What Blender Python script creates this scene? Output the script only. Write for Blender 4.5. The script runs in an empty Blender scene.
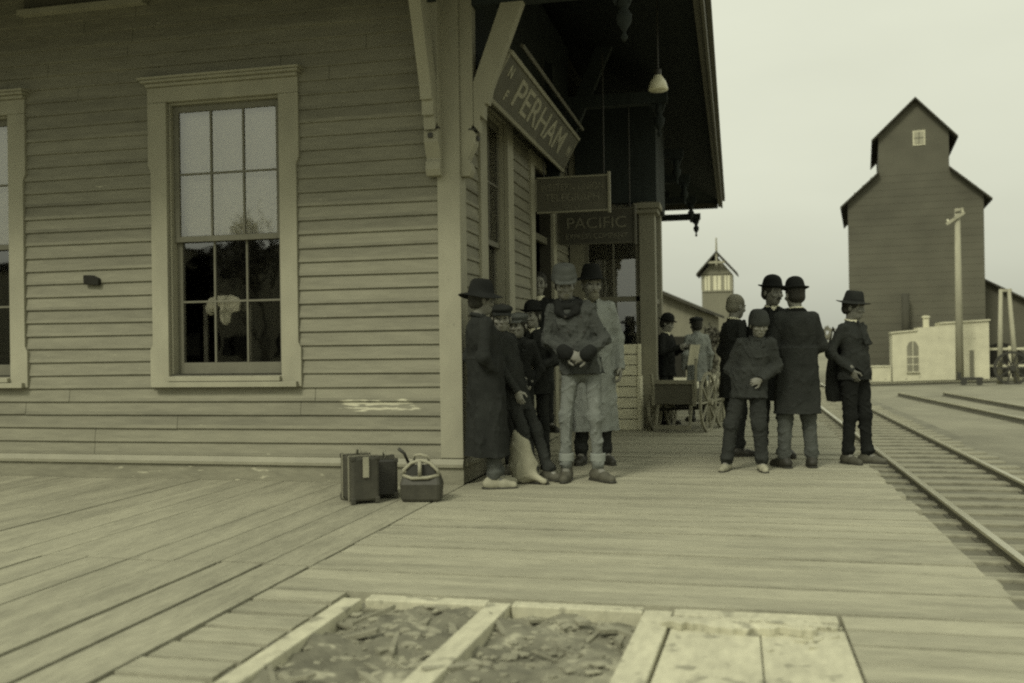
import bpy, math, random
import numpy as np
from math import sin, cos, pi, radians, atan
from mathutils import Vector, Matrix
random.seed(7); np.random.seed(7)
C = bpy.context.scene.collection
# ------------------------------------------------------------------ camera (also used to turn photo measurements into metres)
F = 963.0
CAM = Vector((2.205, -7.71, 1.15))
CM = Matrix.Rotation(radians(13.04), 3, 'Z') @ Matrix.Rotation(radians(90) + atan(3.5 / F), 3, 'X') @ Matrix.Rotation(-.0144, 3, 'Z')
def ray(x, y): return CM @ Vector(((x - 512) / F, (341.5 - y) / F, -1))
def on(ax, v, x, y):
    d = ray(x, y); return CAM + d * ((v - CAM[ax]) / d[ax])
def onX(x, y, v=0): return on(0, v, x, y)
def onY(x, y, v=0): return on(1, v, x, y)
def onZ(x, y, v=0): return on(2, v, x, y)
cam = bpy.data.cameras.new('camera'); co = bpy.data.objects.new('camera', cam); C.objects.link(co)
co.matrix_world = Matrix.Translation(CAM) @ CM.to_4x4()
cam.sensor_width = 36; cam.lens = 36 * F / 1024; cam.clip_start = .05; cam.clip_end = 6000
cam.dof.use_dof = True; cam.dof.focus_distance = 9.0; cam.dof.aperture_fstop = 1.7
bpy.context.scene.camera = co

# ------------------------------------------------------------------ materials
TINT = (1.04, 1.0, .73)
def g(v, t=TINT): return (v * t[0], v * t[1], v * t[2], 1)
MATS = {}
def mat(name, v, rough=.8, var=.18, scale=6., stretch=(1, 1, 1), bump=.15, bscale=60., tint=TINT, spec=.3, metal=0, streak=None, board=None, fleck=None, patch=(), stain=0):
    """procedural material: grey value v with two octaves of uneven tone, optional per-board tone and pale wear flecks"""
    m = bpy.data.materials.new(name); m.use_nodes = True
    n = m.node_tree.nodes; L = m.node_tree.links; b = n['Principled BSDF']
    b.inputs['Roughness'].default_value = rough; b.inputs['Specular IOR Level'].default_value = spec; b.inputs['Metallic'].default_value = metal
    tc = n.new('ShaderNodeTexCoord'); mp = n.new('ShaderNodeMapping'); mp.inputs['Scale'].default_value = stretch
    L.new(tc.outputs['Object'], mp.inputs[0])
    if board:
        sx0 = n.new('ShaderNodeSeparateXYZ'); L.new(tc.outputs['Object'], sx0.inputs[0])
        dv = n.new('ShaderNodeMath'); dv.operation = 'DIVIDE'; L.new(sx0.outputs[board[0]], dv.inputs[0]); dv.inputs[1].default_value = board[1]
        f0 = n.new('ShaderNodeMath'); f0.operation = 'FLOOR'; L.new(dv.outputs[0], f0.inputs[0])
        w0 = n.new('ShaderNodeTexWhiteNoise'); w0.noise_dimensions = '1D'; L.new(f0.outputs[0], w0.inputs['W'])
        sc0 = n.new('ShaderNodeVectorMath'); sc0.operation = 'SCALE'; L.new(w0.outputs['Color'], sc0.inputs[0]); sc0.inputs[3].default_value = 40
        ad0 = n.new('ShaderNodeVectorMath'); ad0.operation = 'ADD'; L.new(tc.outputs['Object'], ad0.inputs[0]); L.new(sc0.outputs[0], ad0.inputs[1]); L.new(ad0.outputs[0], mp.inputs[0])
    def noise(sc, det=5, src=mp):
        t = n.new('ShaderNodeTexNoise'); t.inputs['Scale'].default_value = sc; t.inputs['Detail'].default_value = det
        L.new(src.outputs[0], t.inputs['Vector']); return t
    def math_(op, a, c, cl=False):
        q = n.new('ShaderNodeMath'); q.operation = op; q.use_clamp = cl
        for i, x in enumerate((a, c)):
            if isinstance(x, (int, float)): q.inputs[i].default_value = x
            else: L.new(x, q.inputs[i])
        return q.outputs[0]
    t1 = noise(scale, 6); t2 = noise(scale * .17, 3)
    s = math_('ADD', math_('MULTIPLY', math_('SUBTRACT', t1.outputs['Fac'], .5), 2 * var * 1.6), math_('MULTIPLY', math_('SUBTRACT', t2.outputs['Fac'], .5), 2 * var * 1.5))
    if board:      # tone per board: (axis, pitch, amount)
        ax, pitch, amt = board
        sx = n.new('ShaderNodeSeparateXYZ'); L.new(tc.outputs['Object'], sx.inputs[0])
        fl = math_('FLOOR', math_('DIVIDE', sx.outputs[ax], pitch), 0)
        w = n.new('ShaderNodeTexWhiteNoise'); w.noise_dimensions = '1D'; L.new(fl, w.inputs['W'])
        s = math_('ADD', s, math_('MULTIPLY', math_('SUBTRACT', w.outputs['Value'], .5), amt))
    s = math_('ADD', s, 1.0)
    val = math_('MULTIPLY', s, v)
    if fleck:      # (scale, threshold, value, stretch)
        mp2 = n.new('ShaderNodeMapping'); mp2.inputs['Scale'].default_value = fleck[3]; L.new(tc.outputs['Object'], mp2.inputs[0])
        tf = noise(fleck[0], 4, mp2)
        k = math_('MULTIPLY', math_('SUBTRACT', tf.outputs['Fac'], fleck[1]), 14, True)
        mx = n.new('ShaderNodeMix'); L.new(k, mx.inputs[0]); L.new(val, mx.inputs[2]); mx.inputs[3].default_value = fleck[2]
        val = mx.outputs[0]
    if stain:      # broad dark weather stains
        ts = noise(1.1, 6, tc if False else mp); k = math_('MULTIPLY', math_('SUBTRACT', ts.outputs['Fac'], .50), 5, True); val = math_('MULTIPLY', val, math_('SUBTRACT', 1.0, math_('MULTIPLY', k, stain)))
    if patch:      # scraped places: paint worn down to pale wood inside given (x0, x1, z0, z1) boxes
        sx = n.new('ShaderNodeSeparateXYZ'); L.new(tc.outputs['Object'], sx.inputs[0]); mp3 = n.new('ShaderNodeMapping'); mp3.inputs['Scale'].default_value = (1, 1, 7); L.new(tc.outputs['Object'], mp3.inputs[0]); tp = noise(6.5, 6, mp3)
        for x0, x1, z0, z1 in patch:
            f = lambda c, a, b: math_('SUBTRACT', 1.0, math_('POWER', math_('ABSOLUTE', math_('DIVIDE', math_('SUBTRACT', c, (a + b) / 2), (b - a) / 2), 0), 3.0), True)
            k = math_('MULTIPLY', math_('SUBTRACT', math_('MULTIPLY', math_('MULTIPLY', f(sx.outputs[0], x0, x1), f(sx.outputs[2], z0, z1)), tp.outputs['Fac']), .44), 12, True)
            mx = n.new('ShaderNodeMix'); L.new(k, mx.inputs[0]); L.new(val, mx.inputs[2]); mx.inputs[3].default_value = .46; val = mx.outputs[0]
    cb = n.new('ShaderNodeCombineColor')
    for i in range(3): L.new(math_('MULTIPLY', val, tint[i]), cb.inputs[i])
    L.new(cb.outputs[0], b.inputs['Base Color'])
    if bump:
        tb = noise(bscale, 4); bp = n.new('ShaderNodeBump'); bp.inputs['Strength'].default_value = bump; bp.inputs['Distance'].default_value = .01
        L.new(tb.outputs['Fac'], bp.inputs['Height']); L.new(bp.outputs[0], b.inputs['Normal'])
    MATS[name] = m; return m
M_SID = mat('siding_paint', .195, .75, .17, 5, (1, 1, 6), .12, 40, patch=((-1.35, -.12, .56, .76),), board=(2, .12, .22), fleck=(20, .72, .40, (.3, .5, 1.6)))
M_TRIM = mat('trim_paint', .285, .7, .14, 5, (1, 1, .6), .1, 50, fleck=(22, .73, .14, (1, 1, .4)))
M_BASE = mat('skirting_paint', .20, .85, .2, 8, (1, 1, 5), .2, 40, fleck=(26, .64, .42, (.22, 1, .9)))
M_SASH = mat('sash_paint', .14, .6, .12, 9)
M_SASHP = mat('sash_paint_pale', .24, .6, .12, 9)
M_SOF = mat('soffit_and_eave_shade', .030, .9, .25, 3, (6, 1, 1), .2, 30, tint=(.85, 1.05, .95))  # soffit colour, also used to paint in shade under the eaves
M_FAS = mat('fascia_paint', .10, .7, .15, 5)
M_ROOF = mat('shingles', .07, .9, .25, 5, bump=.5, bscale=18)
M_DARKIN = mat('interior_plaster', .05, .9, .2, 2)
M_DECKX = mat('platform_plank', .285, .85, .19, 11, (.9, 5, 1), .5, 30, board=(1, .205, .16), fleck=(9, .70, .18, (.8, 5, 1)), stain=.22)
M_DECKY = mat('platform_plank_lengthwise', .28, .85, .2, 11, (5, .9, 1), .5, 30, board=(0, .27, .2), fleck=(9, .69, .16, (5, .8, 1)), stain=.22)
M_NEW = mat('fresh_lumber', .41, .8, .2, 9, (3, 1, 1), .35, 30, fleck=(5, .58, .24, (2, 2, 2)))
M_OLDW = mat('old_lumber', .24, .9, .2, 9, (1, 4, 1), .3, 30)
M_DIRT = mat('dirt', .15, .95, .45, 9, bump=.9, bscale=30, fleck=(9, .6, .30, (1, 1, 1)))
M_CHIP = mat('rubble_chips', .21, .9, .3, 14, bump=.4)
M_GRND = mat('gravel_ground', .18, .95, .26, .9, bump=.9, bscale=40, fleck=(2.2, .66, .2, (1, 1, 1)))
M_TIE = mat('tie_wood', .21, .9, .4, 9, (1, 6, 1), .4, 30)
M_RAIL = mat('rail_steel', .10, .45, .2, 8, spec=.5)
M_RAILT = mat('rail_head', .42, .3, .1, 8, spec=.6, metal=.6)
M_ELEV = mat('elevator_siding', .092, .85, .2, .7, (1, 1, 1.6), .1, 20)
M_ELEVR = mat('elevator_roof', .05, .9, .2, 2)
M_WHITE = mat('whitewash', .48, .85, .14, 2.5, bump=.2, bscale=12, fleck=(3, .66, .3, (1, 1, 1)))
M_PALE = mat('pale_pole', .29, .8, .15, 5, (4, 4, .5))
M_BARN = mat('shed_boards', .17, .85, .15, 3, (5, 5, .5), .2, 20)
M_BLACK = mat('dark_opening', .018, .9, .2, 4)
M_IRON = mat('wrought_iron', .03, .6, .2, 9, spec=.5)
M_SIGN = mat('sign_board', .095, .7, .2, 5)
M_SIGND = mat('sign_board_dark', .065, .7, .2, 5)
M_LET = mat('sign_letters', .30, .7, .15, 20)
M_LETD = mat('sign_letters_faded', .17, .8, .3, 20)
M_LEAF = mat('leaves', .06, .8, .4, 4)
M_BARK = mat('bark', .06, .9, .3, 9)
M_GLASSY = mat('milk_glass', .62, .3, .05, 5, spec=.5)
M_LEATH = mat('dark_leather', .022, .5, .3, 9, spec=.45)
M_LEATH2 = mat('worn_leather', .045, .6, .3, 12, spec=.35)
M_STRAP = mat('pale_strap', .20, .7, .2, 20)
M_CANV = mat('pale_canvas', .27, .9, .15, 8, bump=.4, bscale=50)
M_CLOTH_W = mat('white_cloth', .62, .9, .1, 9)
M_SACK = mat('flour_sack', .30, .9, .15, 9, bump=.4)
M_CRATE = mat('crate_slats', .62, .85, .14, 7, (1, 1, 6))
M_PAPER = mat('newsprint', .40, .9, .08, 25)
M_SKIN = mat('skin', .22, .6, .06, 12, bump=0, tint=(1, .98, .82))
M_SKIN2 = mat('weathered_skin', .165, .6, .06, 12, bump=0, tint=(1, .98, .82))
M_EYE = mat('eye', .02, .3, 0, 5, bump=0)
M_LIP = mat('lip', .13, .6, 0, 5, bump=0)
M_HAIR = mat('dark_hair', .025, .7, .3, 40, (4, 4, 1), .5, 90)
M_HAIRF = mat('fair_hair', .15, .7, .2, 40, (4, 4, 1), .5, 90)
def cloth(v, name): return mat(name, v, .95, .24, 9, bump=.35, bscale=160, spec=.12, tint=(.94, 1.0, .9))
W_BLK, W_CHAR, W_DK = cloth(.016, 'black_wool'), cloth(.034, 'charcoal_wool'), cloth(.024, 'dark_wool')
W_MID, W_JACK, W_LT = cloth(.075, 'grey_wool'), cloth(.06, 'mackinaw_wool'), cloth(.25, 'pale_wool')
W_DENIM, W_TROU, W_BRN = cloth(.165, 'faded_denim'), cloth(.085, 'grey_trouser_cloth'), cloth(.045, 'brown_wool')
M_BOOT, M_SHOED = mat('black_boot', .03, .6, .2, 15, spec=.4), mat('dusty_shoe', .27, .8, .2, 15)
M_BOOTG = mat('worn_boot', .07, .7, .25, 15)
def glass(name, refl=2.7, tint=.82):
    m = bpy.data.materials.new(name); m.use_nodes = True; n = m.node_tree.nodes; L = m.node_tree.links
    for x in list(n):
        if x.type != 'OUTPUT_MATERIAL': n.remove(x)
    o = [x for x in n if x.type == 'OUTPUT_MATERIAL'][0]
    t = n.new('ShaderNodeBsdfTransparent'); t.inputs[0].default_value = (tint, tint, tint, 1)
    gl = n.new('ShaderNodeBsdfGlossy'); gl.inputs['Roughness'].default_value = .02
    tc = n.new('ShaderNodeTexCoord'); ns = n.new('ShaderNodeTexNoise'); ns.inputs['Scale'].default_value = 2.5
    L.new(tc.outputs['Object'], ns.inputs['Vector']); bp = n.new('ShaderNodeBump'); bp.inputs['Strength'].default_value = .06; bp.inputs['Distance'].default_value = .02
    L.new(ns.outputs['Fac'], bp.inputs['Height']); L.new(bp.outputs[0], gl.inputs['Normal'])
    fr = n.new('ShaderNodeFresnel'); fr.inputs['IOR'].default_value = refl; mx = n.new('ShaderNodeMixShader')
    ge = n.new('ShaderNodeNewGeometry'); iv = n.new('ShaderNodeMath'); iv.operation = 'SUBTRACT'; iv.inputs[0].default_value = 1; L.new(ge.outputs['Backfacing'], iv.inputs[1]); ml = n.new('ShaderNodeMath'); ml.operation = 'MULTIPLY'; L.new(iv.outputs[0], ml.inputs[0]); L.new(fr.outputs[0], ml.inputs[1]); L.new(ml.outputs[0], mx.inputs[0]); L.new(t.outputs[0], mx.inputs[1]); L.new(gl.outputs[0], mx.inputs[2]); L.new(mx.outputs[0], o.inputs[0])
    return m
M_GLASS = glass('window_glass')

# ------------------------------------------------------------------ mesh helpers
class MB:
    def __init__(s, T=None): s.v = []; s.f = []; s.T = T or (lambda p: p)
    def add(s, vs, fs):
        k = len(s.v); s.v += [s.T(tuple(p)) for p in vs]; s.f += [tuple(i + k for i in q) for q in fs]
    def box(s, x0, x1, y0, y1, z0, z1):
        s.add([(x0, y0, z0), (x1, y0, z0), (x1, y1, z0), (x0, y1, z0), (x0, y0, z1), (x1, y0, z1), (x1, y1, z1), (x0, y1, z1)],
              [(0, 3, 2, 1), (4, 5, 6, 7), (0, 1, 5, 4), (1, 2, 6, 5), (2, 3, 7, 6), (3, 0, 4, 7)]); return s
    def bar(s, a, b, w, h, up=(0, 0, 1)):
        a = Vector(a); b = Vector(b); d = (b - a).normalized(); u = Vector(up)
        if abs(d.dot(u)) > .99: u = Vector((0, 1, 0))
        r = d.cross(u).normalized(); u = r.cross(d).normalized()
        vs = [p + r * (i * w / 2) + u * (j * h / 2) for p in (a, b) for i, j in ((-1, -1), (1, -1), (1, 1), (-1, 1))]
        s.add(vs, [(0, 1, 2, 3), (7, 6, 5, 4), (0, 4, 5, 1), (1, 5, 6, 2), (2, 6, 7, 3), (3, 7, 4, 0)]); return s
    def tube(s, pts, r, n=10):
        pts = [Vector(p) for p in pts]; rs = r if isinstance(r, (list, tuple)) else [r] * len(pts); vs = []
        for i, p in enumerate(pts):
            d = (pts[min(i + 1, len(pts) - 1)] - pts[max(i - 1, 0)]).normalized()
            u = Vector((0, 0, 1)) if abs(d.z) < .9 else Vector((0, 1, 0)); a = d.cross(u).normalized(); b = d.cross(a)
            vs += [p + (a * cos(2 * pi * k / n) + b * sin(2 * pi * k / n)) * rs[i] for k in range(n)]
        fs = [(i * n + k, i * n + (k + 1) % n, (i + 1) * n + (k + 1) % n, (i + 1) * n + k) for i in range(len(pts) - 1) for k in range(n)]
        fs += [tuple(range(n - 1, -1, -1)), tuple(range((len(pts) - 1) * n, len(pts) * n))]
        s.add(vs, fs); return s
    def lathe(s, prof, o=(0, 0, 0), n=24, sx=1, sy=1):
        vs = [(o[0] + r * cos(2 * pi * k / n) * sx, o[1] + r * sin(2 * pi * k / n) * sy, o[2] + z) for r, z in prof for k in range(n)]
        fs = [(i * n + k, i * n + (k + 1) % n, (i + 1) * n + (k + 1) % n, (i + 1) * n + k) for i in range(len(prof) - 1) for k in range(n)]
        fs += [tuple(range(n - 1, -1, -1)), tuple(range((len(prof) - 1) * n, len(prof) * n))]
        s.add(vs, fs); return s
    def prism(s, poly, fn, d0, d1):
        """poly of (a,b); fn(a,b,d) -> point"""
        n = len(poly); s.add([fn(a, b, d0) for a, b in poly] + [fn(a, b, d1) for a, b in poly],
            [tuple(range(n - 1, -1, -1)), tuple(range(n, 2 * n))] + [(i, (i + 1) % n, n + (i + 1) % n, n + i) for i in range(n)]); return s
    def build(s, name, m, parent=None, smooth=False, bevel=0):
        me = bpy.data.meshes.new(name); me.from_pydata([tuple(p) for p in s.v], [], s.f); me.materials.append(m)
        me.validate(); me.update()
        import bmesh
        bm = bmesh.new(); bm.from_mesh(me); bmesh.ops.recalc_face_normals(bm, faces=bm.faces); bm.to_mesh(me); bm.free()
        o = bpy.data.objects.new(name, me); C.objects.link(o); o.parent = parent
        if smooth: me.shade_smooth()
        if bevel:
            md = o.modifiers.new('bevel', 'BEVEL'); md.width = bevel; md.segments = 2; md.limit_method = 'ANGLE'; md.angle_limit = radians(40)
        return o
def tag(o, label=None, cat=None, group=None, kind=None):
    if label: o['label'] = label
    if cat: o['category'] = cat
    if group: o['group'] = group
    if kind: o['kind'] = kind
    return o
def thing(name, label, cat, loc=(0, 0, 0), rz=0, group=None):
    o = bpy.data.objects.new(name, None); C.objects.link(o); o.location = loc; o.rotation_euler = (0, 0, rz); o.empty_display_size = .1
    return tag(o, label, cat, group)
def dup(o, parent=None, loc=None, rz=None, label=None):
    c = o.copy(); C.objects.link(c); c.parent = parent
    if loc is not None: c.location = loc
    if rz is not None: c.rotation_euler = (0, 0, rz)
    if label: c['label'] = label
    for ch in list(o.children): dup(ch, c)
    return c
def text(body, size, m, parent, name, mtx, sx=1.0, ext=.003, bold=.0):
    cu = bpy.data.curves.new('t', 'FONT'); cu.body = body; cu.size = size; cu.extrude = ext; cu.align_x = 'CENTER'; cu.align_y = 'CENTER'; cu.offset = bold
    t = bpy.data.objects.new('t', cu); C.objects.link(t)
    dg = bpy.context.evaluated_depsgraph_get(); me = bpy.data.meshes.new_from_object(t.evaluated_get(dg))
    bpy.data.objects.remove(t); me.materials.clear(); me.materials.append(m); me.transform(Matrix.Diagonal((sx, 1, 1, 1)))
    o = bpy.data.objects.new(name, me); C.objects.link(o); o.parent = parent; o.matrix_local = mtx; return o

# ------------------------------------------------------------------ signed-distance sculpting (people, cloth)
class Sdf:
    def __init__(s, lo, hi, h):
        s.h = h; s.lo = np.array(lo, float); s.n = np.ceil((np.array(hi) - s.lo) / h).astype(int) + 1
        s.a = np.full(s.n, .3, np.float32)
    def _sub(s, lo, hi):
        i0 = np.clip(np.floor((np.array(lo) - s.lo) / s.h).astype(int), 0, s.n - 1); i1 = np.clip(np.ceil((np.array(hi) - s.lo) / s.h).astype(int) + 1, 1, s.n)
        sl = tuple(slice(a, b) for a, b in zip(i0, i1))
        ax = [s.lo[k] + s.h * np.arange(i0[k], i1[k]) for k in range(3)]
        return sl, np.meshgrid(*ax, indexing='ij', sparse=True)
    def put(s, sl, d, k, cut=False):
        a = s.a[sl]
        if cut: a2 = np.maximum(a, -d) if k <= 0 else a + 0
        if cut:
            if k > 0:
                h = np.maximum(k - np.abs(a + d), 0) / k; a2 = np.maximum(a, -d) + h * h * k * .25
        else:
            if k > 0: h = np.maximum(k - np.abs(a - d), 0) / k; a2 = np.minimum(a, d) - h * h * k * .25
            else: a2 = np.minimum(a, d)
        s.a[sl] = a2
    def cone(s, p, q, r0, r1, k=.02, cut=False):
        p = np.array(p, float); q = np.array(q, float); R = max(r0, r1) + k + 2 * s.h
        sl, (x, y, z) = s._sub(np.minimum(p, q) - R, np.maximum(p, q) + R)
        v = q - p; L = max(v @ v, 1e-9)
        t = np.clip(((x - p[0]) * v[0] + (y - p[1]) * v[1] + (z - p[2]) * v[2]) / L, 0, 1)
        d = np.sqrt((x - p[0] - t * v[0]) ** 2 + (y - p[1] - t * v[1]) ** 2 + (z - p[2] - t * v[2]) ** 2) - (r0 + (r1 - r0) * t)
        s.put(sl, d, k, cut); return s
    def ell(s, c, r, k=.02, cut=False, R=None):
        c = np.array(c, float); r = np.array(r, float); e = max(r) + k + 2 * s.h
        sl, (x, y, z) = s._sub(c - e, c + e); x = x - c[0]; y = y - c[1]; z = z - c[2]
        if R is not None:
            R = np.array(R); x, y, z = R[0][0] * x + R[1][0] * y + R[2][0] * z, R[0][1] * x + R[1][1] * y + R[2][1] * z, R[0][2] * x + R[1][2] * y + R[2][2] * z
        q = np.sqrt((x / r[0]) ** 2 + (y / r[1]) ** 2 + (z / r[2]) ** 2); d = (q - 1) * min(r) * .5 + (q - 1) * .5 * np.mean(r)
        s.put(sl, d, k, cut); return s
    def skirt(s, rows, k=.03, folds=0, ph=0, amp=.05):
        """stack of ellipses (z, cx, cy, rx, ry) from low to high z"""
        rows = np.array(rows, float); zs = rows[:, 0]
        m = rows[:, 3:].max() * 1.2 + k
        sl, (x, y, z) = s._sub((rows[:, 1].min() - m, rows[:, 2].min() - m, zs[0] - .05), (rows[:, 1].max() + m, rows[:, 2].max() + m, zs[-1] + .05))
        I = lambda j: np.interp(z, zs, rows[:, j])
        X = x - I(1); Y = y - I(2); rx = I(3); ry = I(4)
        q = np.sqrt((X / rx) ** 2 + (Y / ry) ** 2)
        if folds:
            th = np.arctan2(Y / ry, X / rx); w = np.clip((zs[-1] - z) / (zs[-1] - zs[0]), 0, 1)
            q = q * (1 + amp * w * (np.sin(folds * th + ph) + .6 * np.sin((folds + 3) * th - ph * 2 + 3 * z)))
        d = (q - 1) * np.minimum(rx, ry)
        d = np.maximum(d, np.maximum(zs[0] - z, z - zs[-1])); s.put(sl, d, k); return s
    def below(s, z0):      # remove everything under z0
        z = s.lo[2] + s.h * np.arange(s.n[2]); s.a = np.maximum(s.a, (z0 - z)[None, None, :].astype(np.float32)); return s
    def plane(s, p, nrm):  # keep side where (x-p).nrm < 0
        nrm = np.array(nrm, float); nrm /= np.linalg.norm(nrm)
        sl, (x, y, z) = s._sub(s.lo, s.lo + s.h * s.n)
        s.a = np.maximum(s.a, ((x - p[0]) * nrm[0] + (y - p[1]) * nrm[1] + (z - p[2]) * nrm[2]).astype(np.float32)); return s
    def mesh(s):
        a = s.a; ins = a < 0; nx, ny, nz = a.shape
        c8 = [ins[i:nx - 1 + i, j:ny - 1 + j, k:nz - 1 + k] for i in (0, 1) for j in (0, 1) for k in (0, 1)]
        al = c8[0].copy(); an = c8[0].copy()
        for c in c8[1:]: al &= c; an |= c
        act = an & ~al; I, J, K = np.nonzero(act)
        idm = np.full(act.shape, -1, np.int64); idm[I, J, K] = np.arange(len(I))
        off = [(i, j, k) for i in (0, 1) for j in (0, 1) for k in (0, 1)]
        val = {o: a[I + o[0], J + o[1], K + o[2]] for o in off}
        P = np.zeros((len(I), 3)); cnt = np.zeros(len(I))
        for o in off:
            for ax in range(3):
                if o[ax] == 0:
                    o2 = list(o); o2[ax] = 1; o2 = tuple(o2); d0 = val[o]; d1 = val[o2]; cr = (d0 < 0) != (d1 < 0)
                    t = np.where(cr, d0 / np.where(cr, d0 - d1, 1), 0)
                    p = np.tile(np.array(o, float), (len(I), 1)); p[:, ax] += t
                    P += p * cr[:, None]; cnt += cr
        P = P / cnt[:, None] + np.stack([I, J, K], 1); P = P * s.h + s.lo
        quads = []
        for ax in range(3):
            b, c = (ax + 1) % 3, (ax + 2) % 3
            s0 = [slice(None)] * 3; s1 = [slice(None)] * 3; s0[ax] = slice(0, -1); s1[ax] = slice(1, None)
            for q in (s0, s1): q[b] = slice(1, -1); q[c] = slice(1, -1)
            A = ins[tuple(s0)]; B = ins[tuple(s1)]; E = np.nonzero(A != B); fl = A[E]
            e = [None] * 3; e[ax] = E[ax]; e[b] = E[b] + 1; e[c] = E[c] + 1
            def cell(db, dc):
                q = [None] * 3; q[ax] = e[ax]; q[b] = e[b] - db; q[c] = e[c] - dc; return idm[q[0], q[1], q[2]]
            Q = np.stack([cell(1, 1), cell(0, 1), cell(0, 0), cell(1, 0)], 1); Q[~fl] = Q[~fl][:, ::-1]; quads.append(Q)
        return P, np.concatenate(quads)
    def build(s, name, m, parent, amp=0, freq=30, stretch=1., seed=0, mats=None, paint=None):
        P, Q = s.mesh()
        if amp:
            rs = np.random.RandomState(seed); w = np.zeros(len(P)); 
            for j in range(10):
                d = rs.normal(size=3); d /= np.linalg.norm(d); d[2] *= stretch; fq = freq * rs.uniform(.5, 1.8)
                w += (1 - 2.2 * np.abs(np.sin(P @ d * fq * .5 + rs.uniform(0, 6) + 1.6 * np.sin(P @ rs.normal(size=3) * freq * .35 + rs.uniform(0, 6)))) ** .7) / (1 + j * .12)
            G = np.zeros_like(P); ij = np.clip(((P - s.lo) / s.h).astype(int), 1, s.n - 2)
            for k in range(3):
                e = np.zeros(3, int); e[k] = 1; G[:, k] = s.a[tuple((ij + e).T)] - s.a[tuple((ij - e).T)]
            G /= np.maximum(np.linalg.norm(G, axis=1), 1e-6)[:, None]
            P = P + G * (np.clip(w / 3 + .25, -1.0, 1.2) * amp)[:, None]
        me = bpy.data.meshes.new(name); me.vertices.add(len(P)); me.vertices.foreach_set('co', P.astype(np.float32).ravel())
        me.loops.add(len(Q) * 4); me.loops.foreach_set('vertex_index', Q.astype(np.int32).ravel())
        me.polygons.add(len(Q)); me.polygons.foreach_set('loop_start', np.arange(0, len(Q) * 4, 4, dtype=np.int32))
        me.update(calc_edges=True); me.shade_smooth()
        for q in (mats or [m]): me.materials.append(q)
        if paint:
            me.polygons.foreach_set('material_index', paint(P[Q].mean(1)).astype(np.int32))
        o = bpy.data.objects.new(name, me); C.objects.link(o); o.parent = parent; return o

# ================================================================== SETTING
def struct(o): o['kind'] = 'structure'; return o
GZ = -.65                                     # ground level beside the tracks
EDGE = 3.40                                   # trackside edge of the platform
o = MB(); o.add([(-2500, -2500, GZ), (2500, -2500, GZ), (2500, 2500, GZ), (-2500, 2500, GZ)], [(0, 1, 2, 3)]); struct(o.build('ground', M_GRND))
# ---- platform: crosswise planks beside the station, lengthwise planks in front of it
HX0, HX1, HY1, HY0 = .42, 2.62, -3.50, -5.6    # the opened-up patch
mb = MB(); rnd = random.Random(3); y = -9.0; P = .205
while y < 46:
    def plank(x0, x1, ya, yb):
        dz = rnd.uniform(-.005, .003); s = rnd.uniform(-.003, .003)
        mb.add([(x0, ya, -.05), (x1, ya, -.05), (x1, yb, -.05), (x0, yb, -.05), (x0, ya + .004, dz), (x1, ya + .004, dz + s), (x1, yb - .004, dz + s), (x0, yb - .004, dz)],
               [(0, 3, 2, 1), (4, 5, 6, 7), (0, 1, 5, 4), (1, 2, 6, 5), (2, 3, 7, 6), (3, 0, 4, 7)])
    gap = rnd.choice((.005, .007, .009, .012, .018)); ya, yb = y + gap / 2, y + P - gap / 2
    if yb > HY0 and ya < HY1 - .02:
        if rnd.random() > .0: plank(.02 + rnd.uniform(0, .02), HX0 - .01, ya + .012, yb - .004)
        plank(HX1, EDGE + rnd.uniform(-.03, .01), ya, yb)
    else: plank(.02, EDGE + rnd.uniform(-.04, .015), ya, yb)
    y += P
struct(mb.build('platform', M_DECKX))
mb = MB(); x = 0.0; k = 0; SEAM = -2.98
while x > -15:
    w = .27; gap = rnd.choice((.006, .010, .014, .02)); e = rnd.uniform(-.03, .03)
    for ya, yb in ((-9.5, SEAM + e - .008), (SEAM + e + .006, -.02)):
        if ya < -5: gp = rnd.choice((.01, .018, .04, .065, .095))
        else: gp = gap * .45
        dz = rnd.uniform(-.008, .003) if ya < -5 else rnd.uniform(-.004, .002); sk = rnd.uniform(-.012, .012) if ya < -5 else 0
        x0, x1 = x - w + gp / 2, x - gp / 2
        mb.add([(x0 + sk, ya, -.05), (x1 + sk * .5, ya, -.05), (x1, yb, -.05), (x0, yb, -.05), (x0 + sk, ya, dz), (x1 + sk * .5, ya, dz), (x1, yb, dz * .5), (x0, yb, dz * .5)],
               [(0, 3, 2, 1), (4, 5, 6, 7), (0, 1, 5, 4), (1, 2, 6, 5), (2, 3, 7, 6), (3, 0, 4, 7)])
    x -= w
struct(mb.build('boardwalk', M_DECKY))
mb = MB(); mb.box(EDGE - .12, EDGE - .02, -9, 46, GZ, -.055)
for yy in range(-9, 46): mb.box(-.5, EDGE - .14, yy + .4, yy + .5, -.3, -.055) if not (HY0 - .5 < yy < HY1) else None
struct(mb.build('platform_framing', M_OLDW))
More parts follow.
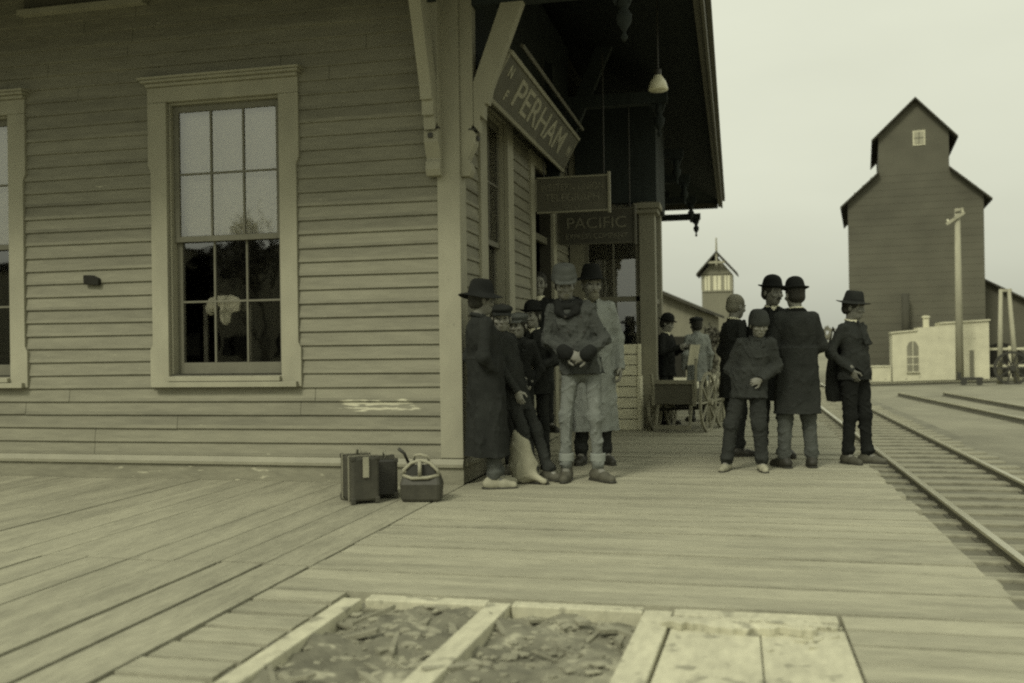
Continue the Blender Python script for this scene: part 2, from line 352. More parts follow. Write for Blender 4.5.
# ---- opened patch: joists, header, dirt and rubble
mb = MB(); mb.box(HX0 + .03, HX0 + .12, -6, HY1 - .11, -.18, .012); struct(mb.build('platform_joist', M_NEW, bevel=.006))
for xa, xb, sk in ((1.12, 1.225, -.05), (1.81, 1.93, -.05)):
    mb = MB(); mb.add([(xa + sk * 2, -6, -.2), (xb + sk * 2, -6, -.2), (xb, HY1 - .06, -.2), (xa, HY1 - .06, -.2), (xa + sk * 2, -6, .004), (xb + sk * 2, -6, .004), (xb, HY1 - .06, .008), (xa, HY1 - .06, .008)],
               [(0, 3, 2, 1), (4, 5, 6, 7), (0, 1, 5, 4), (1, 2, 6, 5), (2, 3, 7, 6), (3, 0, 4, 7)])
    struct(mb.build('platform_joist', M_NEW, bevel=.006))
for xa, xb, yo in ((HX0 + .13, 1.115, 0), (1.23, 1.805, .01), (1.935, 2.6, 0)):
    mb = MB(); mb.box(xa, xb, HY1 - .10 + yo, HY1 - .012, -.16, .006); struct(mb.build('platform_header', M_NEW, bevel=.006))
N = 46; mb = MB(); vs = []
for j in range(N + 1):
    for i in range(N + 1):
        xx = HX0 - .3 + (HX1 - HX0 + .6) * i / N; yy = HY0 - .6 + (HY1 - HY0 + .7) * j / N
        vs.append((xx, yy, -.036 + .032 * math.sin(xx * 7 + 2 * math.sin(yy * 5)) * math.sin(yy * 9 + xx * 3) + rnd.uniform(-.018, .018) - (.12 if xx > 1.9 else 0)))
mb.add(vs, [(j * (N + 1) + i, j * (N + 1) + i + 1, (j + 1) * (N + 1) + i + 1, (j + 1) * (N + 1) + i) for j in range(N) for i in range(N)])
struct(mb.build('dirt_bed', M_DIRT, smooth=True))
mb = MB()
def chip(x, y, z, l, w, h, a):
    ca, sa = cos(a), sin(a); q = [(-l, -w), (l * rnd.uniform(.6, 1), -w * rnd.uniform(.3, 1)), (l, w * rnd.uniform(.2, 1)), (-l * rnd.uniform(.5, 1), w)]
    mb.prism([(x + u * ca - v * sa, y + u * sa + v * ca) for u, v in q], lambda a_, b_, d: (a_, b_, d + (a_ - x) * .3 * sin(x * 50)), z, z + h)
import bmesh
ib = bmesh.new(); bmesh.ops.create_icosphere(ib, subdivisions=1, radius=1); IV = [v.co.copy() for v in ib.verts]; IF = [tuple(v.index for v in f.verts) for f in ib.faces]; ib.free()
for i in range(1900):
    xx = rnd.uniform(HX0 + .1, 1.85); yy = rnd.uniform(-5.1, HY1 - .08)
    zz0 = -.040 + .032 * math.sin(xx * 7 + 2 * math.sin(yy * 5)) * math.sin(yy * 9 + xx * 3)
    if rnd.random() < .035: chip(xx, yy, zz0, rnd.uniform(.04, .15), rnd.uniform(.01, .022), rnd.uniform(.008, .02), rnd.uniform(0, 3.1)); continue
    q = .005 + .026 * rnd.random() ** 3; a = rnd.uniform(.7, 1.5); b = rnd.uniform(.7, 1.4)
    mb.add([(xx + v.x * q * a * rnd.uniform(.8, 1.2), yy + v.y * q * b * rnd.uniform(.8, 1.2), zz0 + v.z * q * .45 * rnd.uniform(.8, 1.2)) for v in IV], IF)
tag(mb.build('rubble', M_CHIP), kind='stuff')
# pale cover boards over the right end of the patch, with broken slabs lying on them
mb = MB()
for xa, xb, sk in ((1.936, 2.283, -.095), (2.287, 2.612, 0)):
    yt = HY1 - .2 + rnd.uniform(-.02, .02); zt = -.006 + rnd.uniform(0, .004); mb.prism([(xa + sk, -6), (xb, -6), (xb, yt), (xa, yt)], lambda a, b, d: (a, b, d), -.06, zt)
struct(mb.build('patch_boards', M_NEW, bevel=.006))
sl = [((2.20, -3.76), .30, .055, -.03, 'long splintered pale plank end lying across the patch boards', .055), ((2.12, -3.68), .18, .045, .12, 'short broken pale board nearest the joist in the open patch', .04),
      ((2.42, -3.66), .17, .05, -.16, 'small split pale slab at the far edge of the patch boards', .035)]
for (cx, cy), l, w, a, lab, h in sl:
    mb = MB(); n = 30
    pts = [(-l + 2 * l * i / n, w * (1 - 1.2 * abs(i / n - .4)) + rnd.uniform(-.022, .016)) for i in range(n + 1)] + [(l - 2 * l * i / n, -w * (1 - 1.1 * abs(i / n - .6)) + rnd.uniform(-.016, .022)) for i in range(n + 1)]
    mb.prism([(cx + u * cos(a) - v * sin(a), cy + u * sin(a) + v * cos(a)) for u, v in pts], lambda p, q, d: (p, q, d + .004 * math.sin(p * 15 + q * 9)), -.008, h * .45)
    tag(mb.build('broken_board', M_NEW, bevel=.004), lab, 'broken board')

mb = MB()
for i in range(60):
    q = rnd.uniform(.006, .02); chip(rnd.uniform(1.98, 2.58), HY1 - .12 - abs(rnd.gauss(0, .16)), -.012, q * rnd.uniform(1, 3.2), q * .5, .012, rnd.uniform(0, 3.1))
tag(mb.build('splinters', M_NEW), kind='stuff')
# ---- railway tracks
def rail_mb(mb, x, y0, y1, z):
    mb.box(x - .06, x + .06, y0, y1, z - .13, z - .115); mb.box(x - .011, x + .011, y0, y1, z - .115, z - .03)
def track(label, x0, x1, y0, y1, z, rot=0, org=(0, 0), ties=True, sp=.56):
    t = thing('railway_track', label, 'railway track', (org[0], org[1], 0), rot)
    for x in (x0, x1):
        mb = MB(); rail_mb(mb, x, y0, y1, z); r = mb.build('rail', M_RAIL, t)
        h = MB(); h.box(x - .034, x + .034, y0, y1, z - .032, z); h.build('rail_head', M_RAILT, r, bevel=.006)
    if ties:
        src = None; n = 0; y = y0 if y0 > -5.5 else -5.5
        m0 = MB(); m0.box(x0 - .5, x1 + .5, -.11, .11, -.16, 0); rest = MB()
        while y < y1:
            jit = rnd.uniform(-.04, .04)
            if n < 70:
                if src is None: src = m0.build('tie', M_TIE, t, bevel=.012); o_ = src
                else: o_ = src.copy(); C.objects.link(o_); o_.parent = t
                o_.location = (rnd.uniform(-.06, .06), y, z - .098 + rnd.uniform(-.006, .006)); o_.rotation_euler = (0, 0, jit * .3)
            else: rest.box(x0 - .5, x1 + .5, y - .11, y + .11, z - .29, z - .13)
            n += 1; y += sp
        if rest.v: tag(rest.build('tie', M_TIE, t), kind='stuff')
    return t
track('near railway track of two worn rails on wooden ties alongside the platform', 4.30, 5.44, -9, 240, -.52)
track('second railway track running beyond the first across the gravel', 0, 1.35, -17, .8, -.52, rot=radians(4.5), org=(7.27, 23.9), ties=False)
track('far siding track crossing in front of the grain elevator', -.6, .6, -30, 60, -.53, rot=radians(-62), org=(10.5, 34), ties=False)
mb = MB(); mb.add([(3.44, -12, -.645), (6.2, -12, -.645), (6.2, 240, -.645), (3.44, 240, -.645)], [(0, 1, 2, 3)]); struct(mb.build('ballast', mat('ballast_cinders', .14, .95, .25, 3, bump=.8, bscale=35)))

# ================================================================== STATION
ST = thing('station_building', 'clapboard railway depot with deep bracketed eaves over the platform', 'station')
YB = 15.0                                              # far end of the depot
FR = lambda p: (p[0], -p[1], p[2])                     # (u along wall, outward, z) -> front wall
SD = lambda p: (p[1] - .03, p[0], p[2])                      # -> trackside wall
def siding(T, u0, u1, z0, z1, holes, name):
    mb = MB(T); z = z0; i = 0; r = random.Random(len(name))
    while z < z1 - .01:
        zt = min(z + .12, z1); spans = [(u0, u1)]
        for a, b, c, d in holes:
            if zt > c + .02 and z < d - .02:
                ns = []
                for p, q in spans:
                    if b <= p or a >= q: ns.append((p, q)); continue
                    if a > p: ns.append((p, a))
                    if b < q: ns.append((b, q))
                spans = ns
        for p, q in spans:
            cuts = [p]; x = p
            while q - x > 3.4: x += r.uniform(1.6, 3.2); cuts.append(x)
            cuts.append(q)
            for a, b in zip(cuts, cuts[1:]):
                j = r.uniform(-.0015, .0015); e = .002; w = r.uniform(-.0045, .0045)
                mb.add([(a + e, .0, z), (a + e, .024 + j, z + w), (a + e, .026 + j, z + .004 + w), (a + e, .006, zt + .012), (a + e, 0, zt + .012),
                        (b - e, .0, z), (b - e, .024 - j, z - w), (b - e, .026 - j, z + .004 - w), (b - e, .006, zt + .012), (b - e, 0, zt + .012)],
                       [(0, 1, 2, 3, 4), (9, 8, 7, 6, 5), (0, 5, 6, 1), (1, 6, 7, 2), (2, 7, 8, 3), (3, 8, 9, 4)])
        z = zt
    return mb.build(name, M_SID, ST)
def sheath(T, u0, u1, z0, z1, holes, name):            # wall body behind the clapboards, with openings
    us = sorted({u0, u1, *[h[0] for h in holes], *[h[1] for h in holes]}); zs = sorted({z0, z1, *[h[2] for h in holes], *[h[3] for h in holes]})
    mb = MB(T)
    for a, b in zip(us, us[1:]):
        for c, d in zip(zs, zs[1:]):
            if not any(a >= h[0] - 1e-6 and b <= h[1] + 1e-6 and c >= h[2] - 1e-6 and d <= h[3] + 1e-6 for h in holes): mb.box(a, b, -.14, -.001, c, d)
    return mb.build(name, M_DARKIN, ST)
WIN = (-2.71, -1.62, .93, 3.36); WIN2 = (-5.33, -4.36, .93, 3.36); W3 = (-8.2, -7.1, .93, 3.36)
HW = 5.2
fh = [WIN, WIN2, W3]
cas = lambda w, e=.16: (w[0] - e, w[1] + e, w[2] - .1, w[3] + .1)
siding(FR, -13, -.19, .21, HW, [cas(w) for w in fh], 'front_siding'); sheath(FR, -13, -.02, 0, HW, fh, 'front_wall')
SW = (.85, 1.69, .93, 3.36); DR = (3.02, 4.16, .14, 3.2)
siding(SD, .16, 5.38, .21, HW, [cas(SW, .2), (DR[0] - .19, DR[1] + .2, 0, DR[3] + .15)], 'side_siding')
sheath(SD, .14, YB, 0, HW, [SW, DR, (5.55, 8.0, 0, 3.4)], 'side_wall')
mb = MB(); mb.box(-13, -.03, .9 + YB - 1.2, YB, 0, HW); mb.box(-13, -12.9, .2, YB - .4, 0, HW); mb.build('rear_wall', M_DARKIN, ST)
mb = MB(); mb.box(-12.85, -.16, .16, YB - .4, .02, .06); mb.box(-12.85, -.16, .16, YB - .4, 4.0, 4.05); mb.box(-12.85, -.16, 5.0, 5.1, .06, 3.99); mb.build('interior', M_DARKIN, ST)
# skirting and drip cap
mb = MB(FR); mb.box(-13, -.001, 0, .028, .0, .138); mb.build('skirting', M_BASE, ST)
mb = MB(FR); mb.prism([(.0, .14), (.05, .14), (.052, .165), (.03, .208), (0, .215)], lambda a, b, d: (d, a, b), -13, .0); mb.build('drip_cap', M_SASHP, ST)
mb = MB(SD); mb.box(.001, 2.8, 0, .028, 0, .138); mb.build('skirting', M_BASE, ST); mb = MB(SD); mb.box(4.4, 5.38, 0, .028, 0, .138); mb.build('skirting', M_BASE, ST)
mb = MB(SD); mb.prism([(.0, .14), (.05, .14), (.052, .165), (.03, .208), (0, .215)], lambda a, b, d: (d, a, b), .03, 2.8); mb.build('drip_cap', M_SASHP, ST)
mb = MB(); mb.box(-.195, .0, -.032, 0, .216, HW); mb.box(-.03, .0, .001, .165, .216, HW); mb.build('corner_board', M_TRIM, ST, bevel=.005)
m = MB(FR); p_ = onY(92, 281, -.03); m.prism([(p_.x - .07, p_.z - .03), (p_.x + .085, p_.z - .045), (p_.x + .09, p_.z + .02), (p_.x + .02, p_.z + .05), (p_.x - .075, p_.z + .055)], lambda a, b, d: (a, d, b), .02, .06); m.build('iron_plate', M_BLACK, ST, bevel=.01)
# wall board high between the windows
mb = MB(FR); mb.box(-4.15, -2.93, .02, .06, 4.30, 4.75); wb = mb.build('wall_board', M_SIGN, ST)
mb = MB(FR); mb.box(-4.19, -2.89, .02, .11, 4.25, 4.297); mb.build('board_moulding', M_TRIM, wb)
def window(T, w, sill_e=.13, name='window', blind=True, sash=None, eared=True, side=.16, dark_top=False, mull=True):
    u0, u1, z0, z1 = w; sm = sash or M_SASH; e = side
    c = MB(T)                                          # casing
    zt = z1 + .135
    st = .025 if eared else 0
    for sgn, ua, ub in ((-1, u0 - e, u0), (1, u1, u1 + e)):
        out = ua if sgn < 0 else ub; inn = ub if sgn < 0 else ua
        poly = [(inn, z0 - .11), (out + sgn * st, z0 - .11), (out + sgn * st, z0 + .22), (out, z0 + .27), (out, z1 - .62), (out + sgn * st, z1 - .56), (out + sgn * st, z1 - .002), (inn, z1 - .002)]
        c.prism(poly, lambda a, b, d: (a, d, b), .0, .045)
    c.box(u0 - e - st, u1 + e + st, 0, .045, z1, zt)
    f = c.build(name, M_TRIM, ST, bevel=.004)
    m = MB(T); m.box(u0 - e - .03, u1 + e + .03, .0, .075, zt + .001, zt + .03); m.box(u0 - e - .055, u1 + e + .055, .0, .11, zt + .032, zt + .055); m.prism([(0, zt + .057), (.13, zt + .057), (.135, zt + .075), (.0, zt + .1)], lambda a, b, d: (d, a, b), u0 - e - .07, u1 + e + .07)
    m.build('cornice', M_TRIM, f, bevel=.003)
    m = MB(T); m.prism([(-.12, z0 - .06), (.085, z0 - .06), (.085, z0 - .022), (-.12, z0 + .0)], lambda a, b, d: (d, a, b), u0 + .001, u1 - .001); m.box(u0 - .002 - e * .95, u1 + .002 + e * .95, .047, .085, z0 - .112, z0 - .065); m.build('sill', M_TRIM, f, bevel=.003)
    m = MB(T)
    for ua, ub in ((u0 - .001, u0 + .018), (u1 - .018, u1 + .001)): m.box(ua, ub, -.13, -.002, z0, z1)
    m.box(u0 + .019, u1 - .019, -.13, -.002, z1 - .02, z1 + .001); m.build('reveal', M_TRIM, f)
    zm = (z0 + z1) / 2
    def sash_(za, zb, dp, bot, top, cols=3, rows=2):
        s = MB(T); a, b = u0 + .02, u1 - .02; sw = .05
        s.box(a, a + sw, dp - .035, dp, za, zb); s.box(b - sw, b, dp - .035, dp, za, zb)
        s.box(a + sw, b - sw, dp - .035, dp, za, za + bot); s.box(a + sw, b - sw, dp - .035, dp, zb - top, zb)
        ia, ib, ja, jb = a + sw, b - sw, za + bot, zb - top
        for k in range(1, cols): x = ia + (ib - ia) * k / cols; s.box(x - .009, x + .009, dp - .03, dp - .003, ja, jb)
        for k in range(1, rows): z = ja + (jb - ja) * k / rows; s.box(ia, ib, dp - .029, dp - .004, z - .009, z + .009)
        s.build('sash', sm, f, bevel=.002)
        gl = MB(T); gl.box(ia - .005, ib + .005, dp - .019, dp - .015, ja - .005, jb + .005); gl.build('glass_pane', M_GLASS, f)
    cols, rows = (3, 2) if mull else (2, 2)
    sash_(zm - .03, z1 - .02, -.045, .05, .06, cols, rows); sash_(z0 + .002, zm + .03, -.085, .10, .05, cols, rows)
    if blind:
        bl = MB(T); bl.box(u0 + .03, u1 - .03, -.137, -.133, zm - .0, z1); bl.build('blind', mat('blind_cloth', .58, .9, .06, 3) if 'blind_cloth' not in MATS else MATS['blind_cloth'], f)
    return f
window(FR, WIN); window(FR, WIN2); window(FR, W3)
window(SD, SW, blind=False, side=.24, eared=False, mull=False)
# trackside door: casing, open leaf inside, transom
c = MB(SD); u0, u1, z0, z1 = DR
c.box(u0 - .2, u0, 0, .045, .0, z1 + .14); c.box(u1, u1 + .2, 0, .045, 0, z1 + .14); c.box(u0 + .001, u1 - .001, 0, .044, z1, z1 + .139); d = c.build('door', M_TRIM, ST, bevel=.004)
m = MB(SD); m.box(u0, u1, -.3, .09, .02, .12); m.build('threshold', M_OLDW, d)
m = MB(); m.box(-1.15, -.16, DR[0] + .02, DR[0] + .065, .15, 2.35); m.build('door_leaf', M_SASH, d, bevel=.004)
m = MB(SD); m.box(u0 + .002, u1 - .002, -.1, -.04, 2.4, 2.48); m.build('transom_bar', M_SASH, d)
# operator's bay
BX, BY0, BY1 = 1.15, 5.40, 7.0
c = MB(); c.box(BX - .19, BX + .02, BY0 - .02, BY0 + .10, 0, 4.3); c.box(BX - .05, BX + .02, BY0 + .101, BY0 + .26, 0, 4.29); c.box(.001, .2, BY0, BY0 + .1, 0, 4.3)
c.box(.201, BX - .191, BY0 + .002, BY0 + .1, 0, .80); 
c.box(BX - .1, BX, BY0 + .261, BY1, 0, .8); c.box(BX - .1, BX, BY0 + .261, BY1, 3.3, 4.3); c.box(BX - .1, BX, BY1 - .25, BY1, .801, 3.299); c.box(.001, BX - .101, BY1 - .1, BY1, 0, 4.3)
bay = c.build('bay', mat('bay_paint', .20, .7, .12, 4), ST, bevel=.004)
c = MB(); c.box(.1, BX + .05, BY0 - .03, BY1, 3.06, 4.5); c.build('shaded_bay_head', M_SOF, bay)  # upper bay wall, its dark colour stands in for deep eave shade
m = MB(); m.box(BX - .24, BX + .07, BY0 - .07, BY0 + .3, 2.90, 2.96); m.box(BX - .26, BX + .10, BY0 - .10, BY0 + .32, 2.962, 3.04); m.build('pilaster_moulding', MATS['bay_paint'], bay, bevel=.01)
m = MB(); m.box(.201, BX - .191, BY0 + .03, BY0 + .075, 1.72, 1.79); m.box(.201, .26, BY0 + .03, BY0 + .075, .802, 3.299); m.box(BX - .25, BX - .192, BY0 + .03, BY0 + .075, .802, 3.299)
m.box(.261, BX - .251, BY0 + .03, BY0 + .075, .802, .88); m.box(.57, .61, BY0 + .031, BY0 + .074, .881, 1.719); m.box(.59, .61, BY0 + .04, BY0 + .07, 1.791, 3.298); m.build('sash', M_SASH, bay, bevel=.003)
m = MB(); m.box(.255, BX - .245, BY0 + .05, BY0 + .054, .87, 3.29); m.build('glass_pane', M_GLASS, bay)
m = MB(); m.box(BX - .06, BX - .056, BY0 + .26, BY1 - .25, .8, 3.3); m.build('glass_pane', M_GLASS, bay)
m = MB(); m.box(BX - .075, BX - .03, BY0 + .262, BY1 - .251, 1.72, 1.79); m.box(BX - .075, BX - .03, 6.05, 6.1, .802, 3.298); m.build('sash', M_SASH, bay)
# roof: hipped, wide eaves
EX, EY, EZ = 1.97, -1.97, 4.40; XW, YE = -15.0, 15.3; rise = .56
midx = (EX + XW) / 2; hw = (EX - XW) / 2; RZ = EZ + hw * rise
def hip(z): return [(XW, EY, EZ + z), (EX, EY, EZ + z), (EX, YE, EZ + z), (XW, YE, EZ + z), (midx, EY + hw, RZ + z), (midx, YE - hw, RZ + z)]
q = [(0, 1, 4), (1, 2, 5, 4), (2, 3, 5), (3, 0, 4, 5)]
if YE - hw < EY + hw: pass
m = MB(); m.add(hip(.14), q); m.add(hip(.02), [tuple(reversed(f)) for f in q]); rf = m.build('roof', M_ROOF, ST)
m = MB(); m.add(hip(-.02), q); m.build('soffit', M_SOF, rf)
m = MB(); m.box(EX - .035, EX, EY, YE, EZ - .13, EZ + .12); m.box(EX + .001, EX + .055, EY - .05, YE + .04, EZ + .04, EZ + .16); m.box(EX - .10, EX - .036, EY, YE, EZ - .10, EZ - .03); m.build('fascia', M_FAS, rf, bevel=.006)
for ya in (EY, YE - .035): m = MB(); m.box(XW, EX - .11, ya, ya + .035, EZ - .13, EZ + .12); m.build('fascia', M_FAS, rf)
# eave brackets
def bracket(T, u, z0=2.56, beam=1.50, first=False, mt=M_TRIM, zt=4.05):
    """post on the wall, steep brace, horizontal beam with a turned drop at its end; (u along wall, outward, z)"""
    w = .062
    m = MB(T); 
    m.prism([(.03, z0), (.10, z0 + .0), (.125, z0 + .05), (.115, z0 + .11), (.09, z0 + .14), (.12, z0 + .2), (.155, z0 + .27), (.155, z0 + .36), (.12, z0 + .40), (.14, z0 + .43), (.14, zt + .5), (.03, zt + .5)], lambda a, b, d: (d, a, b), u - w, u + w)
    b = m.build('bracket', mt, ST, bevel=.006)
    m = MB(T); m.prism([(.141, z0 + .42), (.19, z0 + .36), (.20, z0 + .50), (.235, z0 + .47), (.24, z0 + .60), (.27, z0 + .59), (.30, z0 + .72), (.86, zt + .65), (.66, zt + .65), (.141, z0 + .78)], lambda a, b_, d: (d, a, b_), u - w * .8, u + w * .8)
    m.build('brace', mt, b, bevel=.006)
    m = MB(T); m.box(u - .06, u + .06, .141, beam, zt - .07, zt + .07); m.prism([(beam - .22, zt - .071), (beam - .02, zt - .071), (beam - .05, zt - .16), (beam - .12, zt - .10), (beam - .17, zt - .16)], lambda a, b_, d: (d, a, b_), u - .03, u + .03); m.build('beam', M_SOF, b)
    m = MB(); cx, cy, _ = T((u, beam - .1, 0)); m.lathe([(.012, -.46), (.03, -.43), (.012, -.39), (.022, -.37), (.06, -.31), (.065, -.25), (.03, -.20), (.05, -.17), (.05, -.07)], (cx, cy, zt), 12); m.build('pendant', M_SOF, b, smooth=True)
    m = MB(T); m.box(u - .02, u + .02, .158, .178, z0 + .30, z0 + .34); m.box(u - w - .004, u + w + .004, .1, .162, z0 + .38, z0 + .395); m.build('bolt', M_IRON, b, bevel=.004)
    return b
bracket(FR, -.205); bracket(FR, -6.2); bracket(FR, -11)
bracket(SD, .07)
for yb in (3.78, 7.3, 9.6, 12.2, 14.9): bracket(SD, yb, z0=2.75, mt=M_SOF)  # farther brackets coloured dark in place of the shade beneath the roof
m = MB(SD); m.box(.17, 5.38, .03, .05, 3.62, HW); m.build('eave_shade_panel', M_SOF, ST)  # dark sheet added over the upper siding to imitate eave shade
m = MB(FR); m.prism([(-2.0, 0)], lambda *a: (0, 0, 0), 0, 0) if False else None

# ---- signs
tilt = Vector((.19, 0, .34)).normalized()
sg = thing('station_sign', 'long tilted name board with pale letters under the eave braces', 'station sign', (.30, 1.93, 3.43))
Rm = Matrix(((0, tilt.x, tilt.z), (1, 0, 0), (0, tilt.z, -tilt.x)))   # local x -> +Y, y -> up the tilt, z -> outward/down
T4 = Rm.to_4x4()
def TT(p): return tuple(Rm @ Vector(p))
m = MB(TT); m.box(-1.78, 1.78, -.19, .19, -.02, .015); m.build('board', M_SIGN, sg)
m = MB(TT); m.box(-1.80, 1.80, .191, .225, -.03, .03); m.box(-1.80, 1.80, -.225, -.191, -.03, .03); m.box(-1.8, -1.782, -.19, .19, -.03, .02); m.box(1.782, 1.8, -.19, .19, -.03, .02); m.build('board_frame', M_SASHP, sg, bevel=.003)
m = MB(TT); m.box(-1.5, 1.9, .33, .36, -.04, -.01); m.build('hanging_rod', M_FAS, sg)
def tm(x, y, z=.017): return T4 @ Matrix.Translation((x, y, z))
text('PERHAM', .36, M_LET, sg, 'lettering', tm(.0, .0), sx=1.78, bold=.003)
text('N', .13, M_LET, sg, 'lettering', tm(-1.55, .09), sx=1.4, bold=.004); text('F', .13, M_LET, sg, 'lettering', tm(-1.40, -.09), sx=1.4, bold=.004); text('M', .15, M_LET, sg, 'lettering', tm(1.6, .0), sx=1.3, bold=.004)
def hang_sign(label, x0, x1, y, z0, z1, lines, bm, lm):
    t = thing('hanging_sign', label, 'sign', ((x0 + x1) / 2, y, z0)); w = (x1 - x0) / 2; h = z1 - z0
    m = MB(); m.box(-w, w, -.012, .012, 0, h); m.build('board', bm, t)
    m = MB(); m.box(w + .001, w + .03, -.03, .03, -.04, h + .05); m.box(-w - .03, -w - .001, -.02, .02, 0, h); m.box(-w, w, -.02, .02, h + .001, h + .02); m.box(-w, w, -.02, .02, -.02, -.001); m.build('board_frame', M_SASHP if bm is M_SIGN else M_SIGN, t, bevel=.003)
    m = MB(); 
    for sx in (-w * .8, w * .9): m.tube([(sx, 0, h + .02), (sx, 0, 1.75)], .008, 6)
    m.build('hanger', M_IRON, t)
    for s, sz, zz, sx in lines: text(s, sz, lm, t, 'lettering', Matrix.Translation((0, -.0135, zz)) @ Matrix.Rotation(pi / 2, 4, 'X'), sx=sx)
hang_sign('upper hanging board sign with two rows of faded lettering, nearer the corner', .03, .84, 3.05, 2.66, 3.03, [('WESTERN UNION', .115, .265, .78), ('TELEGRAPH', .125, .145, .95), ('OFFICE', .06, .04, 1)], M_SIGN, M_LETD)
hang_sign('lower dark hanging board sign beyond the other, in front of the bay', .06, 1.0, 4.3, 2.42, 2.82, [('PACIFIC', .2, .24, 1.08), ('EXPRESS COMPANY', .09, .08, .98)], M_SIGND, M_LETD)

# ---- hanging lamp
lp = onX(658, 85, 1.2)
lp = onZ(658, 80, 3.72)
t = thing('hanging_lamp', 'white glass shade lamp hanging on a rod from the dark soffit', 'lamp', lp)
m = MB(); m.lathe([(.088, -.105), (.098, -.095), (.078, -.02), (.04, .04), (.03, .05)], n=20); m.build('lamp_shade', M_GLASSY, t, smooth=True)
m = MB(); m.lathe([(.034, .05), (.034, .10), (.012, .12)], n=12); m.tube([(0, 0, .1), (0, 0, .95)], .009, 8); m.build('lamp_rod', M_IRON, t)

# ---- draped white cloth behind the lower sash (chair back inside)
wc = onY(224, 306, .24)
s = Sdf((-.3, -.15, -.4), (.3, .15, .3), .012)
s.ell((0, 0, .05), (.17, .05, .06), .03).ell((-.12, -.02, -.02), (.06, .035, .08), .03).ell((.03, -.03, -.08), (.07, .035, .11), .03).ell((.13, -.01, .0), (.05, .03, .07), .03)
t = thing('draped_cloth', 'crumpled white cloth hanging just inside the lower window panes', 'cloth', wc); s.build('cloth', M_CLOTH_W, t, amp=.012, freq=45, seed=4)
m = MB(); m.box(-.24, .24, .05, .08, -.05, .02); m.box(-.24, -.2, .05, .08, -1.2, -.05); m.box(.2, .24, .05, .08, -1.2, -.05); m.build('cloth_rail', M_SASH, t)

# ================================================================== LUGGAGE, CART, CRATES
def suitcase(label, loc, rz, sx, sy, sz, m0, straps=True, tagged=False):
    t = thing('suitcase', label, 'suitcase', loc, rz)
    m = MB(); m.box(-sx / 2, sx / 2, -sy / 2, sy / 2, .02, sz); m.build('case', m0, t, bevel=.018)
    if straps:
        m = MB()
        for yy in (-sy * .28, sy * .28):
            m.box(-sx / 2 - .006, sx / 2 + .006, yy - .014, yy + .014, .014, .019); m.box(-sx / 2 - .006, sx / 2 + .006, yy - .014, yy + .014, sz + .001, sz + .006)
            m.box(-sx / 2 - .006, -sx / 2 - .001, yy - .014, yy + .014, .02, sz); m.box(sx / 2 + .001, sx / 2 + .006, yy - .014, yy + .014, .02, sz)
        m.build('strap', M_STRAP, t)
    m = MB(); m.tube([(0, -.06, sz), (0, -.055, sz + .035), (0, 0, sz + .045), (0, .055, sz + .035), (0, .06, sz)], .010, 8); m.build('handle', M_STRAP, t, smooth=True)
    for a in (-1, 1):
        for b in (-1, 1):
            for z0, z1 in ((0, .05), (sz - .03, sz + .004)): m = MB(); cx_, cy_ = a * (sx / 2 - .014), b * (sy / 2 - .014); m.box(cx_ - .018, cx_ + .018, cy_ - .018, cy_ + .018, z0, z1); m.build('corner_cap', M_LEATH2, t, bevel=.008)
    if tagged:
        m = MB(); m.box(-.022, .022, -sy / 2 - .012, -sy / 2 - .004, sz - .15, sz + .0); m.build('tag', M_CANV, t)
    return t
suitcase('tall worn brown suitcase with pale straps, standing against the front wall', tuple(onZ(360, 501)), radians(38), .21, .32, .345, M_LEATH2, True, True)
suitcase('plain black suitcase wedged between the strapped case and the open bag', tuple(onZ(385, 496)), radians(26), .17, .30, .30, M_LEATH, False)
bp = onZ(417, 503)
t = thing('travel_bag', 'gaping leather travel bag with pale rimmed mouth and loose strap', 'bag', (bp.x, bp.y + .12, 0), radians(8))
s = Sdf((-.2, -.16, -.02), (.2, .16, .36), .008)
m = MB(); m.add([(-.145, -.085, 0), (.145, -.085, 0), (.145, .085, 0), (-.145, .085, 0), (-.152, -.095, .13), (.152, -.095, .13), (.152, .095, .13), (-.152, .095, .13), (-.135, -.05, .205), (.135, -.05, .205), (.13, .05, .215), (-.13, .05, .215)],
    [(3, 2, 1, 0), (8, 9, 10, 11)] + [(i + 4 * j, (i + 1) % 4 + 4 * j, (i + 1) % 4 + 4 * j + 4, i + 4 * j + 4) for j in (0, 1) for i in range(4)]); m.build('bag_body', M_LEATH2, t, bevel=.022)
m = MB(); m.tube([(-.135, -.05, .19), (-.125, -.055, .235), (-.07, -.05, .285), (0, -.045, .305), (.07, -.05, .285), (.125, -.055, .235), (.135, -.05, .19)], .013, 8); m.tube([(-.135, -.05, .195), (-.06, -.085, .175), (.06, -.085, .18), (.135, -.05, .195)], .013, 8)
m.tube([(-.125, .05, .21), (-.06, .045, .28), (.06, .045, .28), (.125, .05, .21)], .010, 8); m.build('bag_mouth', M_CANV, t, smooth=True)
m = MB(); m.add([(-.12, -.052, .2), (.12, -.052, .2), (.07, -.045, .275), (-.07, -.045, .275)], [(0, 1, 2, 3)]); m.box(-.11, .11, -.04, .02, .2, .25); m.build('bag_lining', M_LEATH, t)
m = MB(); m.tube([(-.06, .0, .28), (-.05, -.02, .34), (0, -.03, .345), (.05, -.02, .33), (.06, .0, .28)], .011, 8); m.box(-.012, .012, -.095, -.06, .19, .3); m.build('handle', M_CANV, t, smooth=True)
m = MB(); m.tube([(-.10, .02, .27), (-.13, .0, .35), (-.17, -.02, .39)], .012, 8); m.build('strap', M_LEATH, t, smooth=True)
